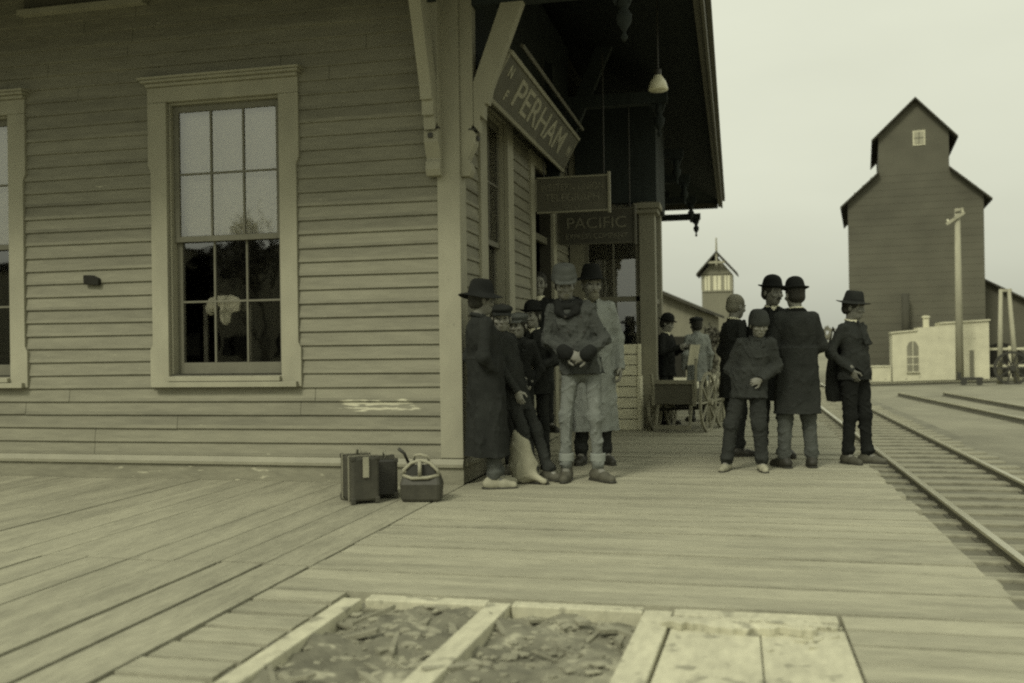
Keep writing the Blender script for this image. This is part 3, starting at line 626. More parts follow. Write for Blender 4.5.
# flour sack beside the leaning boys
sp = onZ(523, 483)
s = Sdf((-.25, -.22, -.02), (.28, .22, .55), .011)
s.ell((0, 0, .13), (.13, .11, .15), .05).ell((-.02, 0, .28), (.10, .085, .14), .05).ell((-.05, 0, .40), (.055, .05, .06), .03).cone((.08, -.04, .07), (.19, -.09, .03), .05, .03, .04).below(0)
t = thing('cloth_sack', 'slumped pale cloth sack on the planks at the boys\' feet', 'sack', (sp.x, sp.y + .02, 0)); s.build('sack', M_SACK, t, amp=.012, freq=28, stretch=.4, seed=9)
m = MB(); m.tube([(-.05 + .05 * cos(a), .045 * sin(a), .365) for a in [k * pi / 6 for k in range(13)]], .008, 6); m.build('tie_string', M_STRAP, t)
# crates by the bay
def crate(label, loc, rz, sx, sy, sz, n):
    t = thing('crate', label, 'crate', loc, rz); m = MB()
    hh = sz / n
    for i in range(n):
        a, b = i * hh + .006, (i + 1) * hh - .006
        m.box(-sx / 2, sx / 2, -sy / 2, -sy / 2 + .015, a, b); m.box(-sx / 2, sx / 2, sy / 2 - .015, sy / 2, a, b); m.box(-sx / 2, -sx / 2 + .015, -sy / 2 + .016, sy / 2 - .016, a, b); m.box(sx / 2 - .015, sx / 2, -sy / 2 + .016, sy / 2 - .016, a, b)
    m.box(-sx / 2 + .016, sx / 2 - .016, -sy / 2 + .016, sy / 2 - .016, sz - .03, sz - .008); m.build('slats', M_CRATE, t, bevel=.003)
    m = MB()
    for a in (-1, 1): m.box(a * (sx / 2 - .025) - .022, a * (sx / 2 - .025) + .022, -sy / 2 - .018, -sy / 2 - .001, 0.002, sz - .002); m.box(a * (sx / 2 - .025) - .02, a * (sx / 2 - .025) + .02, -sy / 2 + .02, sy / 2 - .02, .012, sz - .04) 
    m.build('batten', M_CRATE, t, bevel=.003)
cb = onZ(630, 429)
crate('big pale slatted crate standing on the platform by the bay', (cb.x - .01, cb.y - .02, 0), 0, .36, .30, .72, 5)
crate('smaller pale crate stacked on top of the big crate', (cb.x + .03, cb.y - .02, .722), radians(5), .27, .26, .42, 3)
# baggage cart (end on)
t = thing('baggage_cart', 'wooden baggage cart with iron rimmed spoked wheels beside the bay', 'cart', (1.53, 5.15, 0), radians(-13))
m = MB(); m.box(-.30, .26, -.35, .75, .38, .42); m.box(-.30, .26, -.37, -.351, .36, .66); m.box(-.31, -.29, -.35, .75, .421, .56); m.box(.25, .27, -.35, .75, .421, .56); m.build('bed', M_FAS, t, bevel=.004)
m = MB(); m.box(-.31, .27, -.39, -.372, .62, .67); m.box(-.31, -.27, -.39, -.372, .34, .619); m.box(.23, .27, -.39, -.372, .34, .619); m.build('end_frame', M_SASHP, t)
def wheel(x, y, R, name='wheel'):
    m = MB(); n = 24
    for k in range(n):
        a, b = 2 * pi * k / n, 2 * pi * (k + 1) / n; m.bar((x, y + R * cos(a), R + R * sin(a) * .98), (x, y + R * cos(b), R + R * sin(b) * .98), .035, .03, (1, 0, 0))
    for k in range(10): a = 2 * pi * k / 10; m.bar((x, y, R), (x, y + R * .96 * cos(a), R + R * .96 * sin(a)), .022, .022, (1, 0, 0))
    m.tube([(x - .06, y, R), (x + .06, y, R)], .045, 12); return m.build(name, M_OLDW, t)
wheel(-.35, -.12, .26); wheel(.36, -.12, .38); wheel(-.35, .6, .26); wheel(.36, .6, .38)
for yy in (-.12, .6): m = MB(); m.tube([(-.36, yy, .27), (.33, yy, .30)], .02, 8); m.build('axle', M_IRON, t)
m = MB(); m.box(-.27, .2, -.42, -.38, .04, .09); m.bar((-.26, -.39, .07), (-.24, -.34, .36), .03, .03); m.bar((.19, -.39, .07), (.2, -.34, .36), .03, .03); m.build('footboard', M_OLDW, t)
m = MB(); m.bar((.26, -.36, .4), (.30, -.45, .95), .03, .03); m.build('stake', M_OLDW, t); m = MB(); m.bar((-.29, -.36, .4), (-.30, -.42, .75), .03, .03); m.build('stake', M_OLDW, t)
mc = onZ(716, 421)
t = thing('milk_can', 'pale metal milk can half hidden behind the group on the platform', 'milk can', (mc.x, mc.y, 0))
m = MB(); m.lathe([(.13, 0), (.14, .02), (.14, .36), (.09, .46), (.085, .52)], n=20); m.build('can_body', M_PALE, t, smooth=True)
m = MB(); m.lathe([(.10, .52), (.105, .54), (.05, .58), (.02, .585)], n=16); m.build('lid', M_PALE, t, smooth=True)

# ================================================================== FAR BUILDINGS
def ground_at(x, y): return onZ(x, y, GZ)
# grain elevator
E0 = ground_at(917, 379); EA = radians(-7); s_ = (E0 - CAM).length / F
t = thing('grain_elevator', 'tall dark wooden grain elevator with a gabled headhouse', 'grain elevator', E0, EA)
hwE = 2.84; cw = 1.47; dE = 8.0
def gable(mb, xl, xr, zl, xp, zp, zr, y0, y1, z0):
    mb.prism([(xl, z0), (xr, z0), (xr, zr), (xp, zp), (xl, zl)], lambda a, b, d: (a, d, b), y0, y1)
zE = 8.14; zC = 11.1; zP = 12.6; zS = 9.37 
m = MB(); m.prism([(-hwE, 0), (hwE, 0), (hwE, zE), (cw, zS), (-cw, zS), (-hwE, zE)], lambda a, b, d: (a, d, b), 0, dE); zz_ = .3
while zz_ < zS - .1:      # every few courses a lap board stands proud
    hw2 = hwE if zz_ < zE - .12 else cw + (hwE - cw) * max(0, (zS - zz_ - .08) / (zS - zE))
    m.prism([(0, zz_), (-.007, zz_ + .004), (-.0, zz_ + .30)], lambda a, b, d: (d, a, b), -hw2 + .02, hw2 - .02); zz_ += .32
m.build('wall', M_ELEV, t)
m = MB(); m.prism([(-cw, zS - .1), (cw, zS - .1), (cw, zC), (0.1, zP), (-cw, zC)], lambda a, b, d: (a, d, b), -.003, dE * .9); hd = m.build('headhouse', M_ELEV, t)
def slab(mb, a, b, y0, y1, th=.09):
    (xa, za), (xb, zb) = a, b; mb.prism([(xa, za), (xb, zb), (xb, zb + th), (xa, za + th)], lambda p, q, d: (p, d, q), y0, y1)
sl_ = (zS - zE) / (hwE - cw)
m = MB(); slab(m, (-hwE - .32, zE - .32 * sl_ + .01), (-cw - .002, zS + .01), -.3, dE + .3); slab(m, (cw + .002, zS + .01), (hwE + .32, zE - .32 * sl_ + .01), -.3, dE + .3); m.build('roof', M_ELEVR, t)
sc = (zP - zC) / (cw + .1); sd = (zP - zC) / (cw - .1)
m = MB(); slab(m, (-cw - .3, zC - .3 * sc + .01), (.1, zP + .01), -.3, dE * .9 + .3); slab(m, (.1, zP + .01), (cw + .36, zC - .36 * sd + .01), -.3, dE * .9 + .3); m.build('roof', M_ELEVR, t)
m = MB(); m.box(-.02, .50, -.03, -.004, zC - .55, zC + .12); w_ = m.build('window', M_WHITE, t)
m = MB(); m.box(.04, .44, -.04, -.031, zC - .49, zC + .06); m.build('glass_pane', M_PALE, w_); m = MB(); m.box(.23, .25, -.05, -.041, zC - .49, zC + .06); m.box(.04, .44, -.049, -.041, zC - .23, zC - .2); m.build('muntin', M_ELEV, w_)
m = MB(); m.tube([(-.45, -.5, 1.2), (-.45, -.5, 3.85)], .17, 12); m.build('spout_pipe', M_ELEVR, t, smooth=True)
# whitewashed engine house in front
W0 = ground_at(885, 379.5); W1 = ground_at(977, 378.5); sc_ = (ground_at(931, 379) - CAM).length / F
t = thing('engine_house', 'low whitewashed masonry building with stepped top below the elevator', 'outbuilding', (W0.x, W0.y - 3.0 * 0 - 2.2, GZ), radians(-5))
k = (W0.y - 2.2 + 7.71) / (W0.y + 7.71); wd = (W1.x - W0.x) * k; kz = sc_ * k
m = MB(); a = wd * .27; b = wd * .5
m.prism([(0, 0), (wd, 0), (wd, 54 * kz), (b, 52 * kz), (b, 50 * kz), (a, 49 * kz), (a, 46 * kz), (0, 44 * kz)], lambda p, q, d: (p, d, q), 0, 1.9); m.build('wall', M_WHITE, t)
m = MB(); m.prism([(-.04, 44 * kz + .003), (a - .02, 46 * kz + .003), (a - .02, 47.3 * kz), (-.04, 45.5 * kz)], lambda p, q, d: (p, d, q), -.06, 1.95); m.prism([(b, 52 * kz + .003), (wd + .05, 54 * kz + .003), (wd + .05, 55.5 * kz), (b, 53.5 * kz)], lambda p, q, d: (p, d, q), -.06, 1.95); m.build('coping', M_WHITE, t)
m = MB(); m.prism([(wd * .155, 9 * kz), (wd * .275, 9 * kz), (wd * .275, 32 * kz), (wd * .25, 36 * kz), (wd * .215, 37 * kz), (wd * .18, 36 * kz), (wd * .155, 32 * kz)], lambda p, q, d: (p, d, q), -.02, -.003); w_ = m.build('window', M_BARN, t)
m = MB(); m.box(wd * .212, wd * .22, -.03, -.021, 9 * kz, 37 * kz); m.box(wd * .155, wd * .275, -.031, -.022, 22 * kz, 23 * kz); m.box(wd * .155, wd * .275, -.031, -.022, 15 * kz, 15.8 * kz); m.build('muntin', M_WHITE, w_)
m = MB(); m.box(wd * .145, wd * .285, -.09, -.033, 8 * kz, 9 * kz - .003); m.build('sill', M_WHITE, w_)
m = MB(); m.box(wd * .80, wd * .845, -.02, -.003, 0.02, 28 * kz); m.build('door', M_BARN, t)
m = MB(); m.box(wd * .34, wd * .40, .4, .7, 48 * kz, 60 * kz); m.box(wd * .33, wd * .41, .35, .75, 58 * kz, 59.5 * kz); m.build('chimney', M_WHITE, t)
L0 = ground_at(864, 379); t = thing('low_wall', 'low pale wall running left from the whitewashed building', 'wall', (L0.x, W0.y - 2.0, GZ), radians(-5))
m = MB(); m.box(0, (W0.x - L0.x) * .95, 0, .3, 0, .62); m.build('wall', M_WHITE, t); m = MB(); m.box(-.03, (W0.x - L0.x) * .95 + .0, -.03, .33, .621, .68); m.build('coping', M_WHITE, t)
# small hand truck and boxes by the wall
hp = ground_at(948, 381); t = thing('ground_cart', 'small dark flat cart standing before the whitewashed wall', 'cart', (hp.x, hp.y - 4, GZ))
m = MB(); m.box(-.42, .42, -.2, .2, .2, .3); m.box(-.42, -.36, -.2, .2, .301, .5); m.build('bed', M_IRON, t); 
for xx in (-.28, .28):
    m = MB(); m.lathe([(.02, -.03), (.12, -.03), (.12, .03), (.02, .03)], n=14); o = m.build('wheel', M_IRON, t); o.rotation_euler = (pi / 2, 0, 0); o.location = (xx, -.22, .12)
# telegraph pole
pz = ground_at(960, 383); t = thing('telegraph_pole', 'pale telegraph pole with short crossarm in front of the elevator', 'telegraph pole', (pz.x, pz.y, GZ), radians(-8))
kp = (pz - CAM).length / F; H = 158 * kp
m = MB(); m.tube([(0, 0, 0), (0, 0, H)], [.16, .10], 12); m.build('pole', M_PALE, t, smooth=True)
m = MB(); m.bar((-.42, -.12, H - .62), (.26, -.12, H - .18), .10, .12); m.bar((-.1, -.12, H - .1), (.22, -.12, H - .02), .09, .1); m.build('crossarm', M_PALE, t)
m = MB(); m.lathe([(.03, 0), (.045, .03), (.03, .1)], (-.36, -.12, H - .52), 10); m.lathe([(.03, 0), (.045, .03), (.03, .1)], (.18, -.12, H - .16), 10); m.build('insulator', M_GLASSY, t)
# gabled shed at the right edge
S0 = ground_at(975, 378.5); ks = (S0 - CAM).length / F; t = thing('storage_shed', 'dark gable shed at the right edge behind the white rails', 'shed', (S0.x + .1, S0.y + 1.5, GZ), radians(-7))
m = MB(); m.prism([(0, 0), (5.6, 0), (5.6, 1.6), (.2, 95 * ks), (0, 95 * ks)], lambda p, q, d: (p, d, q), 0, 6); m.build('wall', M_ELEV, t)
m = MB(); slab(m, (.1, 95 * ks + .02), (5.9, 1.5), -.3, 6.2, .1); m.build('roof', M_ELEVR, t)
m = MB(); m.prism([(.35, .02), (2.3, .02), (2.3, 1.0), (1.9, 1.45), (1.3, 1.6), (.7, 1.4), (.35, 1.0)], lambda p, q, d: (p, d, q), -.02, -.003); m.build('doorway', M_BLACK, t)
fz = ground_at(979, 379); t = thing('rail_fence', 'white two rail fence in front of the dark arched doorway', 'fence', (fz.x, fz.y - .8, GZ), radians(-5))
m = MB(); m.box(0, 3.2, 0, .05, .55, .65); m.box(0, 3.2, 0, .05, 1.28, 1.38); m.build('rail', M_WHITE, t)
for xx in (.0, 1.0, 2.0, 3.0): m = MB(); m.box(xx, xx + .1, .051, .13, 0, 1.45); m.build('post', M_WHITE, t)
m = MB(); 
az = ground_at(1007, 384); ka = (az - CAM).length / F; t = thing('pole_frame', 'pair of tall pale poles leaning together at the right edge', 'poles', (az.x, az.y, GZ))
for xa, xb in ((-.26, -.17), (.36, .12)):
    m = MB(); m.tube([(xa, 0, 0), (xb, 0, 84 * ka)], [.11, .07], 10); m.build('pole', M_PALE, t, smooth=True)
m = MB(); m.box(-.22, .22, -.05, .05, 82 * ka, 84.5 * ka); m.build('cap_block', M_PALE, t)
t = thing('buggy_wheel', 'dark spoked wagon wheel leaning at the foot of the pale poles', 'wheel', (az.x + .1, az.y - .35, GZ), radians(90))
n = 28; R = .62; m = MB()
for q_ in range(n):
    a_, b_ = 2 * pi * q_ / n, 2 * pi * (q_ + 1) / n; m.bar((0, R * cos(a_), R + R * sin(a_)), (0, R * cos(b_), R + R * sin(b_)), .09, .09, (1, 0, 0))
m.build('rim', M_IRON, t); m = MB()
for q_ in range(10): a_ = 2 * pi * q_ / 10; m.bar((0, 0, R), (0, R * cos(a_), R + R * sin(a_)), .05, .05, (1, 0, 0))
m.build('spoke', M_IRON, t); m = MB(); m.tube([(-.12, 0, R), (.12, 0, R)], .1, 12); m.build('hub', M_IRON, t)
# cupola tower and long shed behind the bay
c0 = onZ(718, 372, GZ); dist = 46.0
d_ = ray(718, 345); pT = CAM + d_ * (dist / (CM.transposed() @ d_).z * -1)
kt = dist / F; t = thing('watch_tower', 'slender wooden tower with gabled top and tall windows beyond the bay', 'tower', (pT.x, pT.y, GZ), radians(-2))
h0 = 1.15 - GZ; Z_ = lambda py: h0 + (341.9 - py) * kt
bw = 15 * kt
m = MB(); m.box(-bw, bw, 0, bw * 2, 0, Z_(291)); m.box(-bw, bw, .04, bw * 2, Z_(291), Z_(274)); m.prism([(-bw, Z_(274)), (bw, Z_(274)), (0, Z_(256))], lambda a, b, d: (a, d, b), 0, bw * 2); m.build('wall', M_BARN, t)
m = MB(); slab(m, (-bw - 5 * kt, Z_(275) - .02), (0, Z_(253)), -.35, bw * 2 + .35, .1); slab(m, (0, Z_(253)), (bw + 5 * kt, Z_(275) - .02), -.35, bw * 2 + .35, .1); m.build('roof', M_ELEVR, t)
m = MB(); m.tube([(0, -.2, Z_(256)), (0, -.2, Z_(238))], [.06, .03], 8); m.bar((-bw * .55, -.28, Z_(262.5)), (bw * .55, -.28, Z_(262.5)), .08, .1); m.bar((0, -.28, Z_(265)), (0, -.28, Z_(254)), .08, .1); m.build('finial', M_PALE, t)
m = MB()
for xx in (-.93, -.36, .36, .93): m.box(xx * bw - .07, xx * bw + .07, -.03, .035, Z_(290), Z_(275))
m.box(-bw, bw, -.05, .0, Z_(291.5), Z_(290.2)); m.build('window_frame', M_SASHP, t)
for xa, xb in ((-.85, -.44), (-.28, .28), (.44, .85)):
    m = MB(); m.box(xa * bw, xb * bw, .005, .03, Z_(290), Z_(275.5)); w_ = m.build('window', mat('bright_glass', .6, .3, .05, 3) if 'bright_glass' not in MATS else MATS['bright_glass'], t)
    m = MB(); m.box((xa + xb) / 2 * bw - .02, (xa + xb) / 2 * bw + .02, -.01, .004, Z_(290), Z_(275.5)); m.build('muntin', M_SASHP, w_)
def at_depth(px, py, dist): d = ray(px, py); return CAM + d * (-dist / (CM.transposed() @ d).z)
a0 = at_depth(655, 345, 32); b0 = at_depth(704, 345, 32); kk = 32 / F
t = thing('freight_house', 'low board shed with sloping eave behind the bay', 'shed', (a0.x, a0.y, GZ), radians(-3)); wd2 = b0.x - a0.x
zz = lambda py: h0 + (342.5 - py) * kk
m = MB(); m.prism([(-3, 0), (wd2 - .12, 0), (wd2 - .12, zz(311.5)), (0, zz(287.5)), (-3, zz(250))], lambda p, q, d: (p, d, q), 0, 9); m.build('wall', M_BARN, t)
m = MB(); slab(m, (-3, zz(249.5)), (wd2 + .1, zz(313)), -.35, 9.3, .1); m.build('roof', M_ELEVR, t)
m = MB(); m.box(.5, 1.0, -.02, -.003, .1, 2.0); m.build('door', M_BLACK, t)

# ---- vegetation far off
def leafmass(name, pos, rx, ry, rz, n, sz, m, parent=None, seed=0, lobes=7):
    r = random.Random(seed); mb = MB(); L = [(Vector((r.uniform(-.6, .6) * rx, r.uniform(-.6, .6) * ry, r.uniform(-.5, .6) * rz)), r.uniform(.3, .6)) for _ in range(lobes)]
    for _ in range(n):
        c, q = r.choice(L); v = Vector((r.gauss(0, 1), r.gauss(0, 1), r.gauss(0, 1))).normalized() * q * r.uniform(.5, 1.05)
        p = Vector(pos) + c + Vector((v.x * rx, v.y * ry, v.z * rz)); a = Vector((r.gauss(0, 1), r.gauss(0, 1), r.gauss(0, 1))).normalized() * sz * r.uniform(.6, 1.4); b = a.cross(Vector((r.gauss(0, 1), r.gauss(0, 1), r.gauss(0, 1)))).normalized() * sz * .7
        mb.add([p - a, p + b, p + a, p - b], [(0, 1, 2, 3)])
    return mb.build(name, m, parent)
bz = at_depth(707, 322, 30); t = thing('bush', 'dark leafy bush at the end of the low shed', 'bush', (bz.x, bz.y, GZ))
leafmass('foliage', (0, 0, 1.55), .42, .4, .85, 700, .07, M_LEAF, t, 5); m = MB(); m.tube([(0, 0, 0), (.03, 0, .6), (-.02, .02, 1.5)], [.06, .04, .02], 8); m.build('stem', M_BARK, t)
r = random.Random(11); mb = MB()
for i in range(9000):
    xx = r.uniform(-120, 260); hgt = 1.6 + 1.1 * math.sin(xx * .13) + .8 * math.sin(xx * .41 + 1) + .5 * math.sin(xx * 1.3); 
    p = Vector((xx, 150 + r.uniform(-4, 4), GZ + max(.2, hgt) * r.random() ** .7)); a = Vector((r.gauss(0, 1), 0, r.gauss(0, 1))).normalized() * .45; b = Vector((a.z, r.uniform(-.3, .3), -a.x)) * .8
    mb.add([p - a, p + b, p + a, p - b], [(0, 1, 2, 3)])
tag(mb.build('treeline', mat('far_foliage', .13, .9, .2, .3, bump=0)), kind='stuff')
# ---- town behind the camera, mirrored in the panes
def mirrored(px, py, dist):
    p = onY(px, py, .07); d = ray(px, py); d = Vector((d.x, -d.y, d.z)); return p + d * (dist / -d.y)
def front_house(px, w, h, gable_h, label, dist=60):
    p = mirrored(px, 300, dist); t = thing('store_front', label, 'building', (p.x, p.y, GZ))
    m = MB(); m.prism([(-w / 2, 0), (w / 2, 0), (w / 2, h), (0, h + gable_h), (-w / 2, h)], lambda a, b, d: (a, d, b), -8, 0); m.build('wall', M_BARN, t)
    m = MB(); slab(m, (-w / 2 - .4, h - .2), (0, h + gable_h + .05), -8.4, .4, .15); slab(m, (0, h + gable_h + .05), (w / 2 + .4, h - .2), -8.4, .4, .15); m.build('roof', M_ELEVR, t)
    m = MB()
    for i in range(3): x = -w / 2 + w * (i + .5) / 3; m.box(x - .5, x + .5, .003, .04, 1.2, 3.0)
    m.build('window', M_BLACK, t)
for i, (px, w, h, gh, lab) in enumerate([(120, 13, 8.4, 2, 'gabled frame store far across the street, left of the row'), (182, 12, 8.4, 1.2, 'lower frame store far across the street'), (236, 11, 8.2, 1.8, 'gabled frame store behind the bare tree'), (300, 14, 8.6, 1.4, 'wide frame store far across the street, right of the tree'), (20, 16, 7, 2.2, 'long frame store far across the street, outermost')]): front_house(px, w, h, gh, lab)
tp = mirrored(262, 300, 48); t = thing('bare_tree', 'spreading bare tree mirrored in the upper window panes', 'tree', (tp.x, tp.y, GZ))
top = mirrored(258, 182, 48).z - GZ; m = MB(); r = random.Random(2)
def limb(p, d, l, rad, lev):
    q = p + d * l; mid = p + d * l * .5 + Vector((r.uniform(-1, 1), r.uniform(-1, 1), r.uniform(-.3, .5))) * l * .08
    m.tube([p, mid, q], [rad, rad * .8, rad * .6], 6)
    if lev > 0:
        for _ in range(3 if lev > 1 else 4):
            nd = (d + Vector((r.uniform(-1, 1), r.uniform(-1, 1), r.uniform(-.3, .7))) * .85).normalized(); limb(q if r.random() < .6 else mid, nd, l * r.uniform(.55, .8), rad * .55, lev - 1)
limb(Vector((0, 0, 0)), Vector((.05, 0, 1)).normalized(), top * .30, .28, 5); m.build('trunk', M_BARK, t)
leafmass('crown', (0, 0, top * .62), top * .24, top * .24, top * .20, 1300, .16, M_LEAF, t, 8)
# ================================================================== PEOPLE
def rotm(yaw=0, pitch=0, roll=0):
    return Matrix.Rotation(yaw, 3, 'Z') @ Matrix.Rotation(pitch, 3, 'X') @ Matrix.Rotation(roll, 3, 'Y')
def V(*a): return Vector(a)
def lerp(a, b, t): return a + (b - a) * t
class Person:
    """local frame: the front looks along -Y, the person's left hand is on +X, Z up; lengths for a 1.75 m body, scaled by H/1.75"""
    def __init__(s, label, pos, face, H, hd=.006, hc=.008, lean=(0, 0), head=(0, 0, 0), legs=None, arms=None, build=1.0, curl=(.5, .5), child=False, skin=None, group=None, tw=0):
        s.o = thing('person', label, 'person', pos, face, group); k = s.k = H / 1.75; s.o.scale = (k, k, k)
        s.hd, s.hc, s.b = hd / k, hc / k, build; s.lean = Vector((lean[0], lean[1], 0)); s.skin = skin or M_SKIN
        s.hs = 1.17 if child else 1.07
        J = {}
        L = legs or {}
        for sd, n in ((1, 'L'), (-1, 'R')):
            J['hip' + n] = V(.088 * sd, 0, .92); q = L.get(n, {})
            J['ank' + n] = Vector(q.get('a', (.11 * sd, .03, .09))); J['kne' + n] = Vector(q.get('k', tuple(lerp(J['hip' + n], J['ank' + n], .52) + V(0, -.02, 0)))); J['toe' + n] = q.get('t', .25 * sd)
        up = lambda p: Vector(p) + s.lean * max(0, (p[2] - .9) / .6)
        s.up = up
        A = arms or {}; s.pock = {n: bool(A.get(n, {}).get('pocket')) for n in 'LR'}
        for sd, n in ((1, 'L'), (-1, 'R')):
            q = A.get(n, {}); J['sho' + n] = up((.152 * sd * build ** .5, .0, 1.405))
            J['elb' + n] = up(q.get('e', (.215 * sd, .04, 1.13))); J['wri' + n] = up(q.get('w', (.225 * sd, -.05, .89)))
            d = (J['wri' + n] - J['elb' + n]).normalized(); J['hd' + n] = Vector(q.get('d', tuple(d))).normalized(); J['pn' + n] = Vector(q.get('p', (-sd, .2, 0)))
        J['neck'] = up((0, .01, 1.47)); s.HR = rotm(head[0], head[1], head[2]); s.hc0 = up((0, -.025, 1.612 if not child else 1.606)) + V(0, -.03 * sin(head[1]) * -1 if False else 0, 0)
        s.J = J; s.curl = {'L': curl[0], 'R': curl[1]}
    def hp(s, x, y, z): return s.hc0 + s.HR @ (Vector((x, y, z)) * s.hs)
    def body(s, hair=None):
        J = s.J; h = s.hd; S = s.hs
        pts = [J[k] for k in J if isinstance(J[k], Vector) and not k.startswith(('hd', 'pn'))] + [s.hp(0, 0, .16), s.hp(0, -.16, 0), s.hp(0, .14, 0)]
        for n in 'LR': pts.append(J['wri' + n] + J['hd' + n] * .22)
        P = np.array([tuple(p) for p in pts]); g_ = Sdf(P.min(0) - .16, P.max(0) + .10, h)
        # trunk and limbs, inside the clothes
        g_.ell(s.up((0, 0, 1.26)), (.11 * s.b, .07 * s.b, .15), .02).ell(s.up((0, 0, 1.08)), (.105 * s.b, .07 * s.b, .16), .03).ell((0, 0, .95), (.11 * s.b, .075, .09), .02)
        g_.cone(J['shoL'] + V(-.03, 0, -.02), J['shoR'] + V(.03, 0, -.02), .028, .028, .02)
        for n in 'LR':
            g_.cone(J['sho' + n] + V(0, 0, -.02), J['elb' + n], .028, .028, .01).cone(J['elb' + n], J['wri' + n], .025, .024, .01)
            g_.cone(J['hip' + n], J['kne' + n], .052, .042, .02).cone(J['kne' + n], J['ank' + n], .042, .032, .01).cone(J['ank' + n], J['ank' + n] + V(sin(J['toe' + n]), -cos(J['toe' + n]), 0) * .1 + V(0, 0, -.05), .035, .03, .02)
        nk = s.hp(0, .015, -.04); g_.cone(J['neck'] + V(0, .012, -.06), nk, .054, .050, .015)
        R = np.array(s.HR)
        E = lambda c, r, k=.012, cut=False: g_.ell(s.hp(*c), np.array(r) * S, k, cut, R)
        E((0, .012, .035), (.076, .096, .088)); E((0, -.020, -.040), (.058, .068, .064), .03); E((0, -.05, -.080), (.030, .034, .028), .03)
        for q in (-1, 1):
            E((q * .033, -.098, .012), (.020, .016, .013), .012, True)
            E((q * .032, -.078, .010), (.014, .013, .013), .003)
            E((q * .078, .012, -.005), (.009, .018, .028), .006); E((q * .04, -.068, -.02), (.024, .02, .018), .02)
        E((0, -.083, .033), (.052, .015, .010), .012)
        g_.cone(s.hp(0, -.086, .014), s.hp(0, -.102, -.024), .008 * S, .0105 * S, .012); E((0, -.096, -.028), (.017, .012, .009), .008)
        E((0, -.086, -.055), (.025, .010, .006), .006); E((0, -.084, -.067), (.022, .010, .007), .006); g_.cone(s.hp(-.022, -.098, -.0605), s.hp(.022, -.098, -.0605), .003, .003, .003, True)
        # hands
        for n, sd in (('L', 1), ('R', -1)):
            d = J['hd' + n]; pn = J['pn' + n]; pn = (pn - d * pn.dot(d)).normalized(); sx = d.cross(pn).normalized(); w = J['wri' + n]; cu = s.curl[n]
            if sx.dot(V(0, -1, 0)) < 0: sx = -sx            # thumb side
            Rh = np.array(Matrix((sx, d, pn)).transposed())
            g_.cone(w - d * .03, w + d * .02, .026, .027, .015); g_.ell(w + d * .05, (.042, .055, .017), .015, False, Rh)
            for f, (off, ln) in enumerate(((.032, .072), (.011, .08), (-.011, .075), (-.031, .058))):
                p = w + d * (.085 - abs(off) * .25) + sx * off; a = cu * .55; l = ln
                for seg in (.45, .32, .25):
                    dd = (d * cos(a) + pn * sin(a)); q = p + dd * l * seg; g_.cone(p, q, .0078, .0072, .001); p = q; a += cu * 1.0
            p = w + d * .025 + sx * .033; q = p + (sx * .75 + d * .6 + pn * .25 * (1 + cu)).normalized() * .042; g_.cone(p, q, .013, .0105, .01); g_.cone(q, q + (d * .9 + sx * .2 + pn * .4 * cu).normalized() * .034, .0105, .009, .004)
        hc, HRi = s.hc0, s.HR.transposed()
        def paint(c):
            q = (c - np.array(hc)) @ np.array(s.HR) / S
            m = np.zeros(len(c))
            for sg in (-1, 1):
                m[((q[:, 0] - sg * .032) / .014) ** 2 + ((q[:, 2] - .010) / .0065) ** 2 + ((q[:, 1] + .088) / .02) ** 2 < 1] = 1
                m[((q[:, 0] - sg * .034) / .022) ** 2 + ((q[:, 2] - .033) / .0045) ** 2 + ((q[:, 1] + .088) / .03) ** 2 < 1] = 2
            m[((q[:, 0]) / .026) ** 2 + ((q[:, 2] + .061) / .010) ** 2 + ((q[:, 1] + .092) / .02) ** 2 < 1] = 3
            return m
        g_.build('body', None, s.o, mats=[s.skin, M_EYE, hair or M_HAIR, M_LIP], paint=paint); return s
    def hair(s, m=None, low=-.05, beard=None):
        P = np.array(tuple(s.hc0)); g_ = Sdf(P - .2, P + .2, s.hd); R = np.array(s.HR); S = s.hs
        g_.ell(s.hp(0, .016, .04), np.array((.084, .102, .094)) * S, .01, False, R); g_.ell(s.hp(0, .045, -.02), np.array((.074, .07, .06)) * S, .02, False, R)
        g_.ell(s.hp(0, -.11, -.03), np.array((.082, .10, .11)) * S, .01, True, R); g_.plane(s.hp(0, 0, low - .02), tuple(s.HR @ V(0, 0, -1)))
        g_.build('hair', m or M_HAIR, s.o, amp=.0025, freq=90); 
        if beard: 
            g_ = Sdf(P - .2, P + .2, s.hd); g_.cone(s.hp(0, -.108, -.044), s.hp(-.03, -.092, -.055), .010, .006, .01).cone(s.hp(0, -.108, -.044), s.hp(.03, -.092, -.055), .010, .006, .01)
            if beard == 'full': g_.ell(s.hp(0, -.062, -.09), np.array((.055, .05, .055)), .02, False, R)
            g_.build('beard' if beard == 'full' else 'moustache', m or M_HAIR, s.o, amp=.002, freq=90)
        return s
    def _bounds(s, keys, pad, extra=()):
        P = np.array([tuple(s.J[k]) for k in keys] + [tuple(e) for e in extra]); return P.min(0) - pad, P.max(0) + pad
